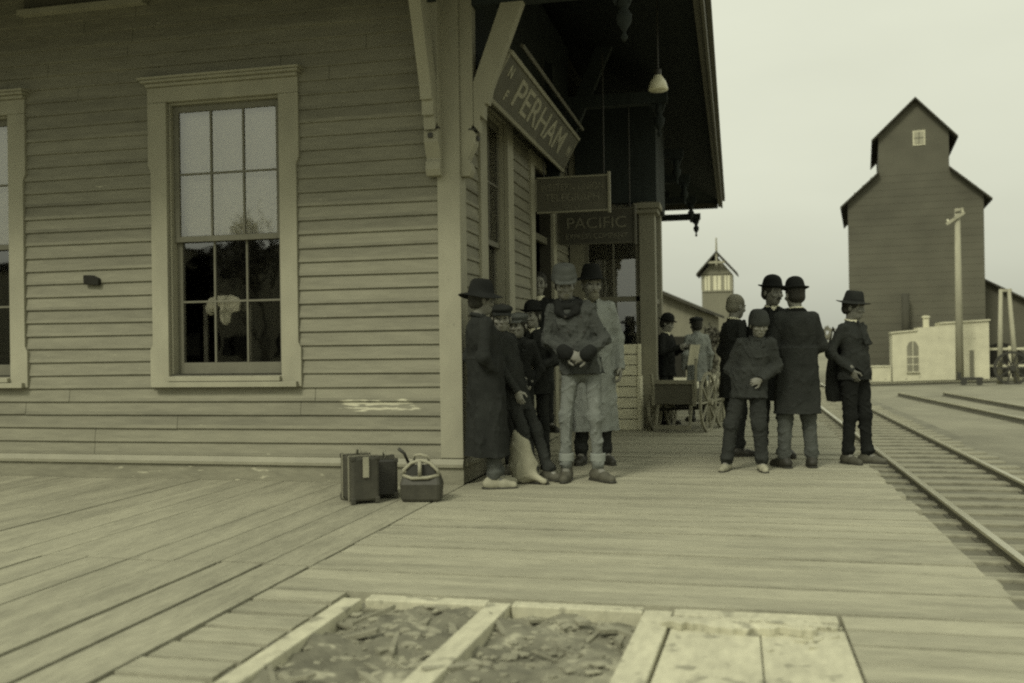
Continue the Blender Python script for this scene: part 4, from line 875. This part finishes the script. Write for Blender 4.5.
    def trousers(s, m, cuff=None, wide=1.0, seed=1, shade=None):
        J = s.J; lo, hi = s._bounds(['hipL', 'hipR', 'kneL', 'kneR', 'ankL', 'ankR'], .17, [(0, 0, 1.08)]); g_ = Sdf(lo, hi, s.hc); b = s.b
        g_.ell((0, .01, .95), (.165 * b, .12 * b, .16), .03)
        for n in 'LR':
            h, k, a = J['hip' + n], J['kne' + n], J['ank' + n]
            g_.cone(h, k, .088 * b * wide ** .5, .070 * wide, .02).cone(k, a + V(0, .0, .02), .068 * wide, .058 * wide, .02)
            g_.ell(k + V(0, -.012, .01), (.068 * wide, .068 * wide, .09), .03); g_.ell(a + V(0, -.02, .05), (.060 * wide, .068 * wide, .05), .03)
        g_.below(min(J['ankL'].z, J['ankR'].z) - .025)
        g_.build('trousers', m, s.o, amp=.011, freq=40, stretch=1.2, seed=seed)
        if cuff:
            for n in 'LR':
                c = J['ank' + n] + V(0, 0, cuff); g_ = Sdf(np.array(c) - .13, np.array(c) + .13, s.hc); g_.skirt([(c.z - .035, c.x, c.y, .073 * wide, .076 * wide), (c.z + .035, c.x, c.y, .074 * wide, .078 * wide)], .01); g_.build('trouser_cuff', shade or m, s.o, amp=.003, freq=30, seed=5)
        return s
    def shoes(s, m, high=.17):
        for n in 'LR':
            a = s.J['ank' + n]; t = s.J['toe' + n]; f = V(sin(t), -cos(t), 0); z0 = a.z - .09
            lo = np.array(a) - .3; hi = np.array(a) + .3; lo[2] = z0 - .04; hi[2] = z0 + high + .06; g_ = Sdf(lo, hi, s.hc * .8)
            p = V(a.x, a.y, z0); g_.cone(p - f * .05 + V(0, 0, .045), p + f * .09 + V(0, 0, .035), .046, .046, .02).cone(p + f * .09 + V(0, 0, .032), p + f * .17 + V(0, 0, .026), .047, .036, .02)
            g_.cone(p - f * .005 + V(0, 0, .05), p + V(0, 0, high), .05, .052, .03); g_.below(z0 + .004)
            b = g_.build('shoe', m, s.o, amp=.002, freq=40)
            g_ = Sdf(lo, hi, s.hc * .8); g_.cone(p - f * .055 + V(0, 0, .01), p + f * .09 + V(0, 0, .01), .047, .051, .01).cone(p + f * .09 + V(0, 0, .01), p + f * .175 + V(0, 0, .01), .051, .036, .01); g_.below(z0 + .0); g_.plane((0, 0, z0 + .016), (0, 0, 1)); g_.build('sole', M_BOOT, s.o)
        return s
    def coat(s, m, hem=.80, flare=1.15, sleeve=1.0, seed=2, name='jacket', collar=None, cuffs=None, cz=.0, amp=.006, opening=True, lapel=None, thick=1.0, vneck=False):
        thick *= 1.07
        J = s.J; b = s.b * thick; ex = [(0, 0, hem), J['wriL'] + J['hdL'] * .02, J['wriR'] + J['hdR'] * .02]
        lo, hi = s._bounds(['shoL', 'shoR', 'elbL', 'elbR', 'wriL', 'wriR', 'neck', 'hipL', 'hipR'], .17, ex); lo[2] = min(hem - .06, lo[2] + .08)
        lo[0] = min(lo[0], -.30 * flare); hi[0] = max(hi[0], .30 * flare); lo[1] = min(lo[1], -.26 * flare); hi[1] = max(hi[1], .26 * flare)
        g_ = Sdf(lo, hi, s.hc); u = s.up
        g_.ell(u((0, .0, 1.29)), (.160 * b, .120 * b, .18), .03).ell(u((0, -.012, 1.10)), (.150 * b, .118 * b, .19), .05).ell(u((0, .03, 1.34)), (.14 * b, .085 * b, .11), .04)
        g_.cone(J['shoL'] + V(-.03, 0, 0), J['shoR'] + V(.03, 0, 0), .056, .056, .05); g_.cone(J['neck'] + V(0, .01, -.06), J['neck'] + V(0, .005, -.015), .088, .07, .06)
        rows = []
        for t in np.linspace(0, 1, 6):
            z = hem + (1.12 - hem) * t; f = 1 + (flare - 1) * (1 - t); c = s.up((0, 0, z)); rows.append((z, c.x, c.y + .005,   .160 * b * f, .126 * b * f))
        g_.skirt(rows, .04, folds=6, ph=seed, amp=.045 if flare > 1.1 else .02)
        for n in 'LR':
            S_, E_, W_ = J['sho' + n], J['elb' + n], J['wri' + n]; q = sleeve * thick
            g_.cone(S_, E_, .061 * q, .054 * q, .025).cone(E_, W_, .054 * q, .046 * q, .02); g_.ell(E_, (.058 * q,) * 3, .03)
        if lapel:
            for q in (-1, 1): g_.cone(u((q * .045, -.10, 1.46)), u((q * .03, -.150 * b, 1.24)), .022, .030, .012)
        if vneck:   # open front showing what is worn under it
            g_.cone(u((0, -.17, 1.47)), u((0, -.19 * b, 1.22)), .055, .02, .01, True)
        for n in 'LR':      # cut the sleeve ends square (not for a hand in its pocket)
            if s.pock[n]: continue
            W_ = J['wri' + n]; d = J['hd' + n] if False else (W_ - J['elb' + n]).normalized()
            g_.cone(W_ + d * .075, W_ + d * .12, .062, .07, .0, True)
        if opening:
            z = u((0, 0, 1.2)); g_.cone(u((.03, -.165 * b, 1.36)), (.03, -.17 * b * flare, hem - .05), .012, .014, .012, True)
        c = g_.build(name, m, s.o, amp=amp * 1.9, freq=40, stretch=.45 if hem < .6 else .9, seed=seed)
        nk = J['neck']
        if collar:
            cm, hh, fat = collar[:3]; cr = collar[3] if len(collar) > 3 else .078; cv = cr / .078; lo = np.array(nk) - .2; hi = np.array(nk) + .2; g_ = Sdf(lo, hi, s.hc * .8)
            for k in range(16):
                a0, a1 = 2 * pi * k / 16, 2 * pi * (k + 1) / 16; P_ = lambda a: nk + V(cr * sin(a), -.90 * cr * cos(a) - .005, -.022 - .03 * (cv - 1) * 3 * (1 + cos(a)) * .5 + hh * (1 - cos(a)) * .5); g_.cone(P_(a0), P_(a1), .016 * fat, .016 * fat, .01)
            for q in (-1, 1): g_.cone(nk + V(q * .062 * cv, -.06 * cv, -.015), nk + V(q * .058 * cv, -.098, -.085), .018 * fat, .020 * fat, .02).cone(nk + V(q * .058 * cv, -.098, -.085), nk + V(q * .012, -.125, -.13), .017 * fat, .012 * fat, .02)
            g_.build('collar', cm, s.o, amp=.003 * fat, freq=50)
        if cuffs:
            for n in 'LR':
                W_ = J['wri' + n]; d = (W_ - J['elb' + n]).normalized(); g_ = Sdf(np.array(W_) - .14, np.array(W_) + .14, s.hc * .8); g_.cone(W_ - d * .055, W_ + d * .012, .056 * sleeve, .057 * sleeve, .01); g_.build('cuff', cuffs, s.o, amp=.004, freq=60)
        return s
    def shirt(s, m, v=True):
        nk = s.J['neck']; g_ = Sdf(np.array(nk) - .3, np.array(nk) + .2, s.hc)
        for k in range(14):
            a0, a1 = 2 * pi * k / 14, 2 * pi * (k + 1) / 14; P_ = lambda a: nk + V(.06 * sin(a), -.056 * cos(a), .0 + .012 * (1 - cos(a))); g_.cone(P_(a0), P_(a1), .014, .014, .008)
        g_.ell(nk + V(0, -.062, -.10), (.05, .03, .11), .02); g_.build('shirt', m, s.o, amp=.002); return s
    def vest(s, m):
        g_ = Sdf((-.3, -.3, .85), (.3, .2, 1.55), s.hc); u = s.up; b = s.b
        g_.ell(u((0, -.012, 1.28)), (.15 * b, .125 * b, .18), .03).ell(u((0, -.02, 1.07)), (.145 * b, .128 * b, .15), .04); g_.build('vest', m, s.o, amp=.003); return s
    def buttons(s, m, rows, x=(.0,), y=-.17, r=.012):
        mb = None
        for xx in x:
            for z in rows: 
                mb = MB(); p = s.up((xx, y, z)); mb.lathe([(r, -.004), (r, .003), (r * .6, .006)], n=10); o = mb.build('button', m, s.o); o.rotation_euler = (pi / 2, 0, 0); o.location = p
        return s
    def hat(s, kind, m, band=None, tilt=0, sc=1.0, back=0):
        e = thing  # hats ride on the head frame
        M4 = Matrix.Translation(s.hp(0, .008 + back, .055)) @ (s.HR @ Matrix.Rotation(tilt, 3, 'X')).to_4x4() @ Matrix.Scale(s.hs * sc, 4)
        if kind == 'bowler':
            pr = [(.002, .118), (.035, .114), (.065, .098), (.082, .07), (.088, .035), (.089, .006), (.104, .000), (.122, .004), (.130, .014), (.126, .018), (.118, .010), (.100, -.006), (.085, -.006)]; sx, sy = .93, 1.12
        elif kind == 'fedora':
            pr = [(.002, .095), (.03, .104), (.058, .118), (.074, .105), (.083, .06), (.09, .012), (.096, .004), (.125, -.004), (.150, -.006), (.152, -.011), (.125, -.011), (.085, -.008)]; sx, sy = .92, 1.12
        elif kind == 'slouch':
            pr = [(.002, .105), (.035, .118), (.065, .115), (.084, .085), (.09, .04), (.095, .01), (.103, .0), (.14, -.014), (.165, -.026), (.166, -.031), (.138, -.022), (.085, -.010)]; sx, sy = .94, 1.08
        elif kind == 'cap':
            pr = [(.002, .072), (.05, .070), (.09, .058), (.108, .036), (.104, .018), (.088, .004), (.087, -.02), (.08, -.02)]; sx, sy = .95, 1.10
        elif kind == 'wool':
            pr = [(.002, .092), (.04, .088), (.072, .068), (.088, .035), (.093, .005), (.098, .0), (.099, -.04), (.092, -.045), (.085, -.04)]; sx, sy = .93, 1.1
        elif kind == 'winter':
            pr = [(.002, .098), (.05, .098), (.08, .085), (.089, .06), (.088, .03), (.097, .026), (.099, -.018), (.094, -.022), (.085, -.02)]; sx, sy = .95, 1.1
        mb = MB(); mb.lathe(pr, n=32, sx=sx, sy=sy)
        if kind in ('fedora', 'slouch'):    # pinch the crown, wave the brim
            mb.v = [(x * (1 - .28 * max(0, z - .06) / .06 * (1 if y < 0 else .2)), y, z + (.012 * cos(2 * math.atan2(y, x)) * (max(0, math.hypot(x, y) - .1) / .06) * (-1 if kind == 'slouch' else -1))) for x, y, z in mb.v]
        o = mb.build('hat', m, s.o, smooth=True); o.matrix_local = M4
        sub = o.modifiers.new('smooth', 'SUBSURF'); sub.levels = sub.render_levels = 1
        if kind in ('bowler', 'fedora', 'slouch') :
            b_ = MB(); b_.lathe([(.0905, .008), (.0912, .010), (.0895, .034), (.0885, .034)], n=32, sx=sx, sy=sy); b_.build('hat_band', band or W_BLK, o, smooth=True)
        if kind in ('cap', 'winter'):
            v_ = MB(); a_ = [(-.075 + .15 * i / 12) for i in range(13)]; y0 = -.085
            vs = []; 
            for x in a_:
                q = 1 - (x / .078) ** 2; vs += [(x, y0 + .02 - .012 * q, .004), (x, y0 - .055 * max(q, 0) ** .6, -.010 - .006), (x, y0 - .055 * max(q, 0) ** .6, -.016 - .006), (x, y0 + .02 - .012 * q, -.004)]
            fs = []
            for i in range(12): fs += [(4 * i + j, 4 * i + (j + 1) % 4, 4 * i + 4 + (j + 1) % 4, 4 * i + 4 + j) for j in range(4)]
            fs += [(0, 1, 2, 3), (48, 49, 50, 51)]; v_.add(vs, fs); v_.build('visor', m, o, smooth=False)
        return s
A_ = radians
def foot(px, py): p = onZ(px, py); return (p.x, p.y, 0)
POCK = lambda sd: dict(pocket=True, e=(.235 * sd, .07, 1.13), w=(.135 * sd, -.045, .97), d=(-.25 * sd, .12, -1), p=(-sd, .2, 0))
def headat(px, py, Y, ks=.925): p = onY(px, py, Y); return (p.x, Y, 0), p.z / ks
POCKR = POCK
# man in wide slouch hat and long dark coat, leaning back on the corner
p = Person('man in a wide dark hat and long dark coat leaning at the corner board', (.24, -.16, 0), A_(120), 1.64, lean=(0, .05), head=(A_(8), A_(4), 0),
    legs=dict(L=dict(a=(.10, -.10, .09), t=.1), R=dict(a=(-.10, -.02, .09), t=-.2)), arms=dict(L=POCK(1), R=POCK(-1)), build=1.08, skin=M_SKIN2)
p.body().hair().trousers(W_TROU, wide=1.1).shoes(M_SHOED, .12).coat(W_DK, hem=.27, flare=1.22, name='overcoat', seed=3, collar=(W_DK, .05, 1.2), thick=1.08).hat('slouch', W_BLK, sc=1.06)
# two boys behind him
ps, hh = headat(502, 321, .30); f_ = onZ(537, 480)
p = Person('boy in a dark cap slouching beside the man in the long coat', (ps[0] + .11, .26, 0), A_(70), hh * 1.02, lean=(-.02, .13), head=(A_(-55), A_(4), 0), child=True,
    legs=dict(L=dict(a=(.13, -.30, .09), t=.2), R=dict(a=(-.06, -.22, .09), t=-.1)), arms=dict(L=POCK(1), R=dict(e=(-.22, -.03, 1.14), w=(-.17, -.14, .90), d=(.1, -.25, -.9))), build=.95)
p.body().hair().trousers(W_CHAR, seed=8).shoes(M_BOOTG, .15).coat(W_CHAR, hem=.70, flare=1.1, seed=6, collar=(W_CHAR, .03, .9)).hat('cap', W_DK)
ps, hh = headat(518, 325, .72)
p = Person('boy in a lighter cap peering out beside the bowler hatted youth', ps, A_(10), hh, head=(A_(-25), A_(3), 0), child=True, arms=dict(L=POCK(1), R=POCK(-1)), build=.95)
p.body().hair().trousers(W_CHAR, seed=9).shoes(M_BOOTG, .15).coat(W_DK, hem=.72, flare=1.08, seed=7, collar=(W_DK, .03, .9)).hat('cap', W_TROU)
# youth with bowler, folded paper in hand
ps, hh = headat(533, 316, 1.1)
q = Person('youth in a bowler hat and dark suit by the window holding a folded paper', ps, A_(-6), hh, head=(A_(-12), A_(2), 0), arms=dict(L=dict(e=(.24, .03, 1.14), w=(.13, -.22, 1.10), d=(-.7, -.6, .1), p=(-.3, .3, -1)), R=dict(e=(-.245, .04, 1.13), w=(-.24, -.05, .9))), curl=(.9, .5))
q.body().hair().trousers(W_DK, seed=3).shoes(M_BOOT, .14).shirt(M_CLOTH_W).coat(W_DK, hem=.78, flare=1.08, seed=12, vneck=True, lapel=True).hat('bowler', W_BLK)
hw_ = q.o.matrix_basis @ (q.J['wriL'] + q.J['hdL'] * .09)
t = thing('folded_paper', 'folded pale paper in the hand of the bowler hatted youth', 'paper', hw_, A_(-6)); m = MB(); m.box(-.055, .055, -.02, -.008, -.09, .10); m.box(-.05, .057, -.007, .0, -.088, .098); m.build('sheet', M_PAPER, t).rotation_euler = (A_(10), A_(-28), 0)
# face in the doorway
p = Person('bare headed person looking out of the shadowed doorway', (*[(ps := onY(538, 284, 3.4)).x, 3.4], .12), A_(24), (ps.z - .12) / .925, head=(A_(-12), 0, A_(6)), hd=.008, hc=.011); p.body().hair().trousers(W_DK).shoes(M_BOOT).shirt(M_CLOTH_W).coat(W_BLK, hem=.8, vneck=True)
# young man in the mackinaw jacket
f1, f2 = onZ(567, 480), onZ(598, 480.5)
cx, cy = (f1.x + f2.x) / 2, (f1.y + f2.y) / 2 + .05
ang = A_(4); k_ = 1.75 / 1.775
def loc(pw): d = Vector((pw.x - cx, pw.y - cy, 0)); d.rotate(Matrix.Rotation(-ang, 3, 'Z')); return d * k_
a1, a2 = loc(f1), loc(f2)
p = Person('young man in mackinaw jacket and rolled pale trousers, hands clasped in front', (cx, cy, 0), ang, 1.80, hd=.0048, hc=.006, head=(A_(14), A_(17), A_(-3)), lean=(-.11, .0),
    legs=dict(R=dict(a=(a1.x, a1.y, .09), k=(a1.x + .0, -.045, .50), t=-.05), L=dict(a=(a2.x, a2.y, .09), k=(a2.x - .015, -.07, .50), t=.75)),
    arms=dict(L=dict(e=(.235, .0, 1.155), w=(.085, -.205, 1.035), d=(-.85, -.3, -.30), p=(-.2, .9, -.3)), R=dict(e=(-.235, .0, 1.155), w=(-.075, -.20, 1.045), d=(.85, -.38, -.28), p=(.2, .9, -.3))), curl=(.9, .75), build=1.0, skin=M_SKIN2)
p.body().hair().trousers(W_DENIM, cuff=.10, wide=.88, seed=21, shade=cloth(.26, 'turned_denim')).shoes(M_BOOTG, .20).shirt(W_BLK).coat(W_JACK, hem=.865, flare=1.12, sleeve=1.04, seed=22, name='jacket', collar=(W_BLK, .045, 1.9, .098), cuffs=W_BLK, amp=.008, thick=.97).hat('winter', W_MID, sc=1.08)
p.buttons(M_LEATH, (1.34, 1.22, 1.08), x=(-.035, .095), y=-.140, r=.011)
# man in the long pale overcoat
p = Person('tall man in long pale overcoat and dark hat behind the mackinaw jacket', (*onZ(594, 464)[:2], 0), A_(14), 1.86, head=(A_(10), A_(6), 0), arms=dict(R=dict(e=(-.25, .03, 1.13), w=(-.24, -.04, .88)), L=dict(e=(.235, .03, 1.13), w=(.24, -.05, .87))), build=1.06)
p.body(M_HAIRF).hair(M_HAIRF, beard='full').trousers(W_CHAR, wide=1.1).shoes(M_BOOT).shirt(M_CLOTH_W).coat(W_LT, hem=.30, flare=1.22, seed=31, name='overcoat', lapel=True, thick=1.06, vneck=True, amp=.005).hat('fedora', W_BLK, sc=1.08)
# pair by the baggage cart
q = Person('youth in a dark suit and bowler reading a newspaper by the baggage cart', (1.26, 5.95, 0), A_(66), 1.53, hd=.009, hc=.011, head=(A_(14), A_(14), 0), arms=dict(L=dict(e=(.24, -.05, 1.16), w=(.13, -.30, 1.24), d=(-.1, -.9, .3), p=(-1, 0, 0)), R=dict(e=(-.24, -.05, 1.16), w=(-.13, -.30, 1.24), d=(.1, -.9, .3), p=(1, 0, 0))), curl=(.8, .8))
q.body().hair().trousers(W_DK).shoes(M_BOOT).shirt(M_CLOTH_W).coat(W_BLK, hem=.78, vneck=True).hat('bowler', W_BLK, sc=1.05)
hp_ = q.o.matrix_basis @ V(0, -.40, 1.13)
t = thing('newspaper', 'open newspaper held up by the youth near the baggage cart', 'newspaper', hp_, A_(66)); m = MB(); n_ = 12
vs = []; 
for i in range(n_ + 1):
    x = -.21 + .42 * i / n_; yy = -.035 * abs(x) / .2 * 1.4 + .012 * sin(x * 26); vs += [(x * .62, yy, -.15), (x * .62, yy - .05, .13), (x * .62, yy - .046, .13), (x * .62, yy + .004, -.15)]
m.add(vs, [(4 * i + j, 4 * i + (j + 1) % 4, 4 * i + 4 + (j + 1) % 4, 4 * i + 4 + j) for i in range(n_) for j in range(4)] + [(0, 1, 2, 3), (48, 49, 50, 51)]); m.build('sheet', M_PAPER, t, smooth=False)
p = Person('person in a pale coat and dark cap seen from behind near the baggage cart', (1.66, 6.6, 0), A_(196), 1.52, hd=.009, hc=.011, child=True, head=(A_(10), 0, 0)); p.body().hair().trousers(W_DK).shoes(M_BOOT).coat(W_LT, hem=.66, flare=1.12, seed=41).hat('cap', W_DK)
# the group at the right
p = Person('fair haired man in a dark overcoat turned aside behind the boy', (2.20, 2.30, 0), A_(118), 1.63, head=(A_(14), A_(12), 0), hd=.007, hc=.009, arms=dict(L=dict(e=(.25, .03, 1.13), w=(.2, -.12, .93)), R=dict(e=(-.25, .04, 1.13), w=(-.18, -.13, .95))), build=1.05)
p.body(M_HAIRF).hair(M_HAIRF).trousers(W_DK, wide=1.1).shoes(M_BOOT).shirt(M_CLOTH_W).coat(W_DK, hem=.62, flare=1.14, seed=44, lapel=True, name='overcoat')
f1, f2 = onZ(727, 470.5), onZ(762, 471); cx, cy = (f1.x + f2.x) / 2 + .05, (f1.y + f2.y) / 2 + .02; ang = A_(2); k_ = 1.75 / 1.40; a1, a2 = loc(f1), loc(f2)
p = Person('boy in a knitted cap and dark sweater standing with legs apart', (cx, cy, 0), ang, 1.41, hd=.0052, hc=.0065, child=True, head=(A_(12), A_(13), 0), lean=(.10, 0),
    legs=dict(R=dict(a=(a1.x, a1.y, .09), k=(a1.x * .78, -.02, .50), t=-.35), L=dict(a=(a2.x, a2.y, .09), k=(a2.x * .8, -.03, .50), t=.15)),
    arms=dict(L=dict(e=(.255, .03, 1.14), w=(.105, -.15, 1.01), d=(-.9, -.1, -.25), p=(-.1, .9, -.2)), R=POCK(-1)), curl=(.6, .5), build=1.05)
p.body().hair().trousers(W_CHAR, wide=1.3, seed=51).shoes(M_SHOED, .12).coat(W_BRN, hem=.80, flare=1.12, sleeve=1.2, seed=52, name='sweater', collar=(W_BRN, .02, 1.3), opening=False, amp=.009, thick=1.1).hat('wool', W_BRN, sc=1.08)
p = Person('moustached man in a bowler facing the camera behind the broad man', (2.57, 2.22, 0), A_(8), 1.77, hd=.0065, hc=.009, head=(A_(32), A_(6), 0), build=1.06, skin=M_SKIN2)
p.body().hair(beard='moustache').trousers(W_DK).shoes(M_BOOT).shirt(M_CLOTH_W).coat(W_BLK, hem=.55, flare=1.15, seed=61, lapel=True, name='overcoat', vneck=True).hat('bowler', W_BLK)
p = Person('broad man in a long charcoal overcoat and bowler seen from behind', (2.75, 1.44, 0), A_(196), 1.70, hd=.006, hc=.0065, head=(A_(6), A_(3), 0), legs=dict(L=dict(a=(.14, .02, .09), t=.3), R=dict(a=(-.12, .03, .09), t=-.25)),
    arms=dict(L=dict(e=(.245, .0, 1.14), w=(.14, -.18, 1.0), d=(-.6, -.5, .1)), R=dict(e=(-.245, .0, 1.14), w=(-.14, -.18, 1.0), d=(.6, -.5, .1))), build=1.16)
p.body().hair().trousers(W_TROU, wide=1.18, seed=71).shoes(M_BOOT).shirt(M_CLOTH_W).coat(W_CHAR, hem=.50, flare=1.16, seed=72, name='overcoat', collar=(W_BLK, .03, 1.1), amp=.005).hat('bowler', W_BLK, sc=1.0)
q = Person('man in a dark jacket and brimmed hat alone at the platform edge', (3.29, 1.80, 0), A_(48), 1.575, hd=.006, hc=.0075, head=(A_(20), A_(8), 0), skin=M_SKIN2, lean=(0, .02),
    legs=dict(L=dict(a=(.07, -.08, .09), t=.3), R=dict(a=(-.10, .03, .09), t=-.2)), arms=dict(L=POCK(1), R=dict(e=(-.29, .07, 1.15), w=(-.165, -.09, .97), d=(.35, -.1, -1))), build=1.12)
q.body().hair().trousers(W_BLK, wide=1.1, seed=81).shoes(M_BOOTG).shirt(M_CLOTH_W).coat(W_CHAR, hem=.86, flare=1.08, seed=82, vneck=True, lapel=True, amp=.008).hat('fedora', W_DK, sc=1.0)
bp_ = onZ(833, 430, .6); s = Sdf((-.2, -.2, -.45), (.2, .2, .25), .009); s.skirt([(-.36, 0, 0, .085, .06), (-.28, 0, 0, .095, .07), (0, 0, 0, .08, .055), (.16, .01, 0, .055, .045), (.20, .01, 0, .04, .035)], .02, 5, 1, .05)
t = thing('shoulder_bag', 'limp dark bag hanging at the side of the man at the platform edge', 'bag', (3.12, 1.88, .93), A_(20)); s.build('bag_body', W_DK, t, amp=.008, freq=22); m = MB(); m.tube([(-.05, 0, .18), (-.01, .0, .34), (.05, .0, .18)], .012, 8); m.build('strap', M_LEATH, t)
# figure inside the bay
p = Person('dark hatted figure standing inside behind the bay window', (.66, 6.1, .06), A_(100), 1.62, hd=.012, hc=.014); p.body().hair().trousers(W_BLK).shoes(M_BOOT).coat(W_BLK, hem=.7).hat('fedora', W_BLK)
# ================================================================== LIGHT
sc = bpy.context.scene
w = bpy.data.worlds.new('World'); sc.world = w; w.use_nodes = True
n = w.node_tree.nodes; L = w.node_tree.links; bg = n['Background']; bg.inputs['Strength'].default_value = .1
sky = n.new('ShaderNodeTexSky'); sky.sky_type = 'NISHITA'; sky.sun_disc = False; SE, SA = radians(46), radians(-158)
sky.sun_elevation = SE; sky.sun_rotation = SA; sky.dust_density = 4; sky.air_density = 1.5
bw = n.new('ShaderNodeRGBToBW'); L.new(sky.outputs[0], bw.inputs[0])
def M_(op, a, b):
    q = n.new('ShaderNodeMath'); q.operation = op
    for i, x in enumerate((a, b)):
        if isinstance(x, (int, float)): q.inputs[i].default_value = x
        else: L.new(x, q.inputs[i])
    return q.outputs[0]
v = M_('MULTIPLY', M_('POWER', bw.outputs[0], .15), 3.4)          # overcast: flatten the clear-sky gradient
tc = n.new('ShaderNodeTexCoord'); mp = n.new('ShaderNodeMapping'); mp.inputs['Scale'].default_value = (1, 1, 3); L.new(tc.outputs['Generated'], mp.inputs[0])
ns = n.new('ShaderNodeTexNoise'); ns.inputs['Scale'].default_value = 1.6; ns.inputs['Detail'].default_value = 5; L.new(mp.outputs[0], ns.inputs['Vector'])
sz_ = n.new('ShaderNodeSeparateXYZ'); L.new(tc.outputs['Generated'], sz_.inputs[0])
v = M_('MULTIPLY', v, M_('ADD', 1.0, M_('MULTIPLY', M_('MAXIMUM', sz_.outputs[2], 0)  , 1.15)))   # overcast zenith brighter than the horizon
v = M_('MULTIPLY', v, M_('ADD', .80, M_('MULTIPLY', ns.outputs['Fac'], .40)))
cc = n.new('ShaderNodeCombineColor')
for i, s in enumerate((1.0, 1.03, .83)): L.new(M_('MULTIPLY', v, s), cc.inputs[i])
L.new(cc.outputs[0], bg.inputs['Color'])
sl = bpy.data.lights.new('sun', 'SUN'); sl.energy = 1.45; sl.angle = radians(14); sl.color = (1, .98, .80)
so = bpy.data.objects.new('sun', sl); C.objects.link(so)
sd = Vector((sin(SA) * cos(SE), cos(SA) * cos(SE), sin(SE)))
so.rotation_euler = sd.to_track_quat('Z', 'Y').to_euler()
sc.view_settings.view_transform = 'Standard'; sc.view_settings.look = 'None'; sc.view_settings.exposure = .42; sc.view_settings.gamma = 1
sc.cycles.use_denoising = False; sc.cycles.max_bounces = 6; sc.cycles.transparent_max_bounces = 12
sc.cycles.pixel_filter_type = 'BLACKMAN_HARRIS'; sc.cycles.filter_width = 2.2

GROUPS = {'person': 'people waiting on the platform', 'crate': 'crates stacked by the bay', 'broken_board': 'broken boards on the open patch', 'railway_track': 'railway tracks in the yard', 'hanging_sign': 'hanging signs under the eave', 'store_front': 'store fronts across the street', 'suitcase': 'suitcases by the front wall'}
for o in bpy.context.scene.objects:
    k = o.name.split('.')[0]
    if o.parent is None and k in GROUPS: o['group'] = GROUPS[k]
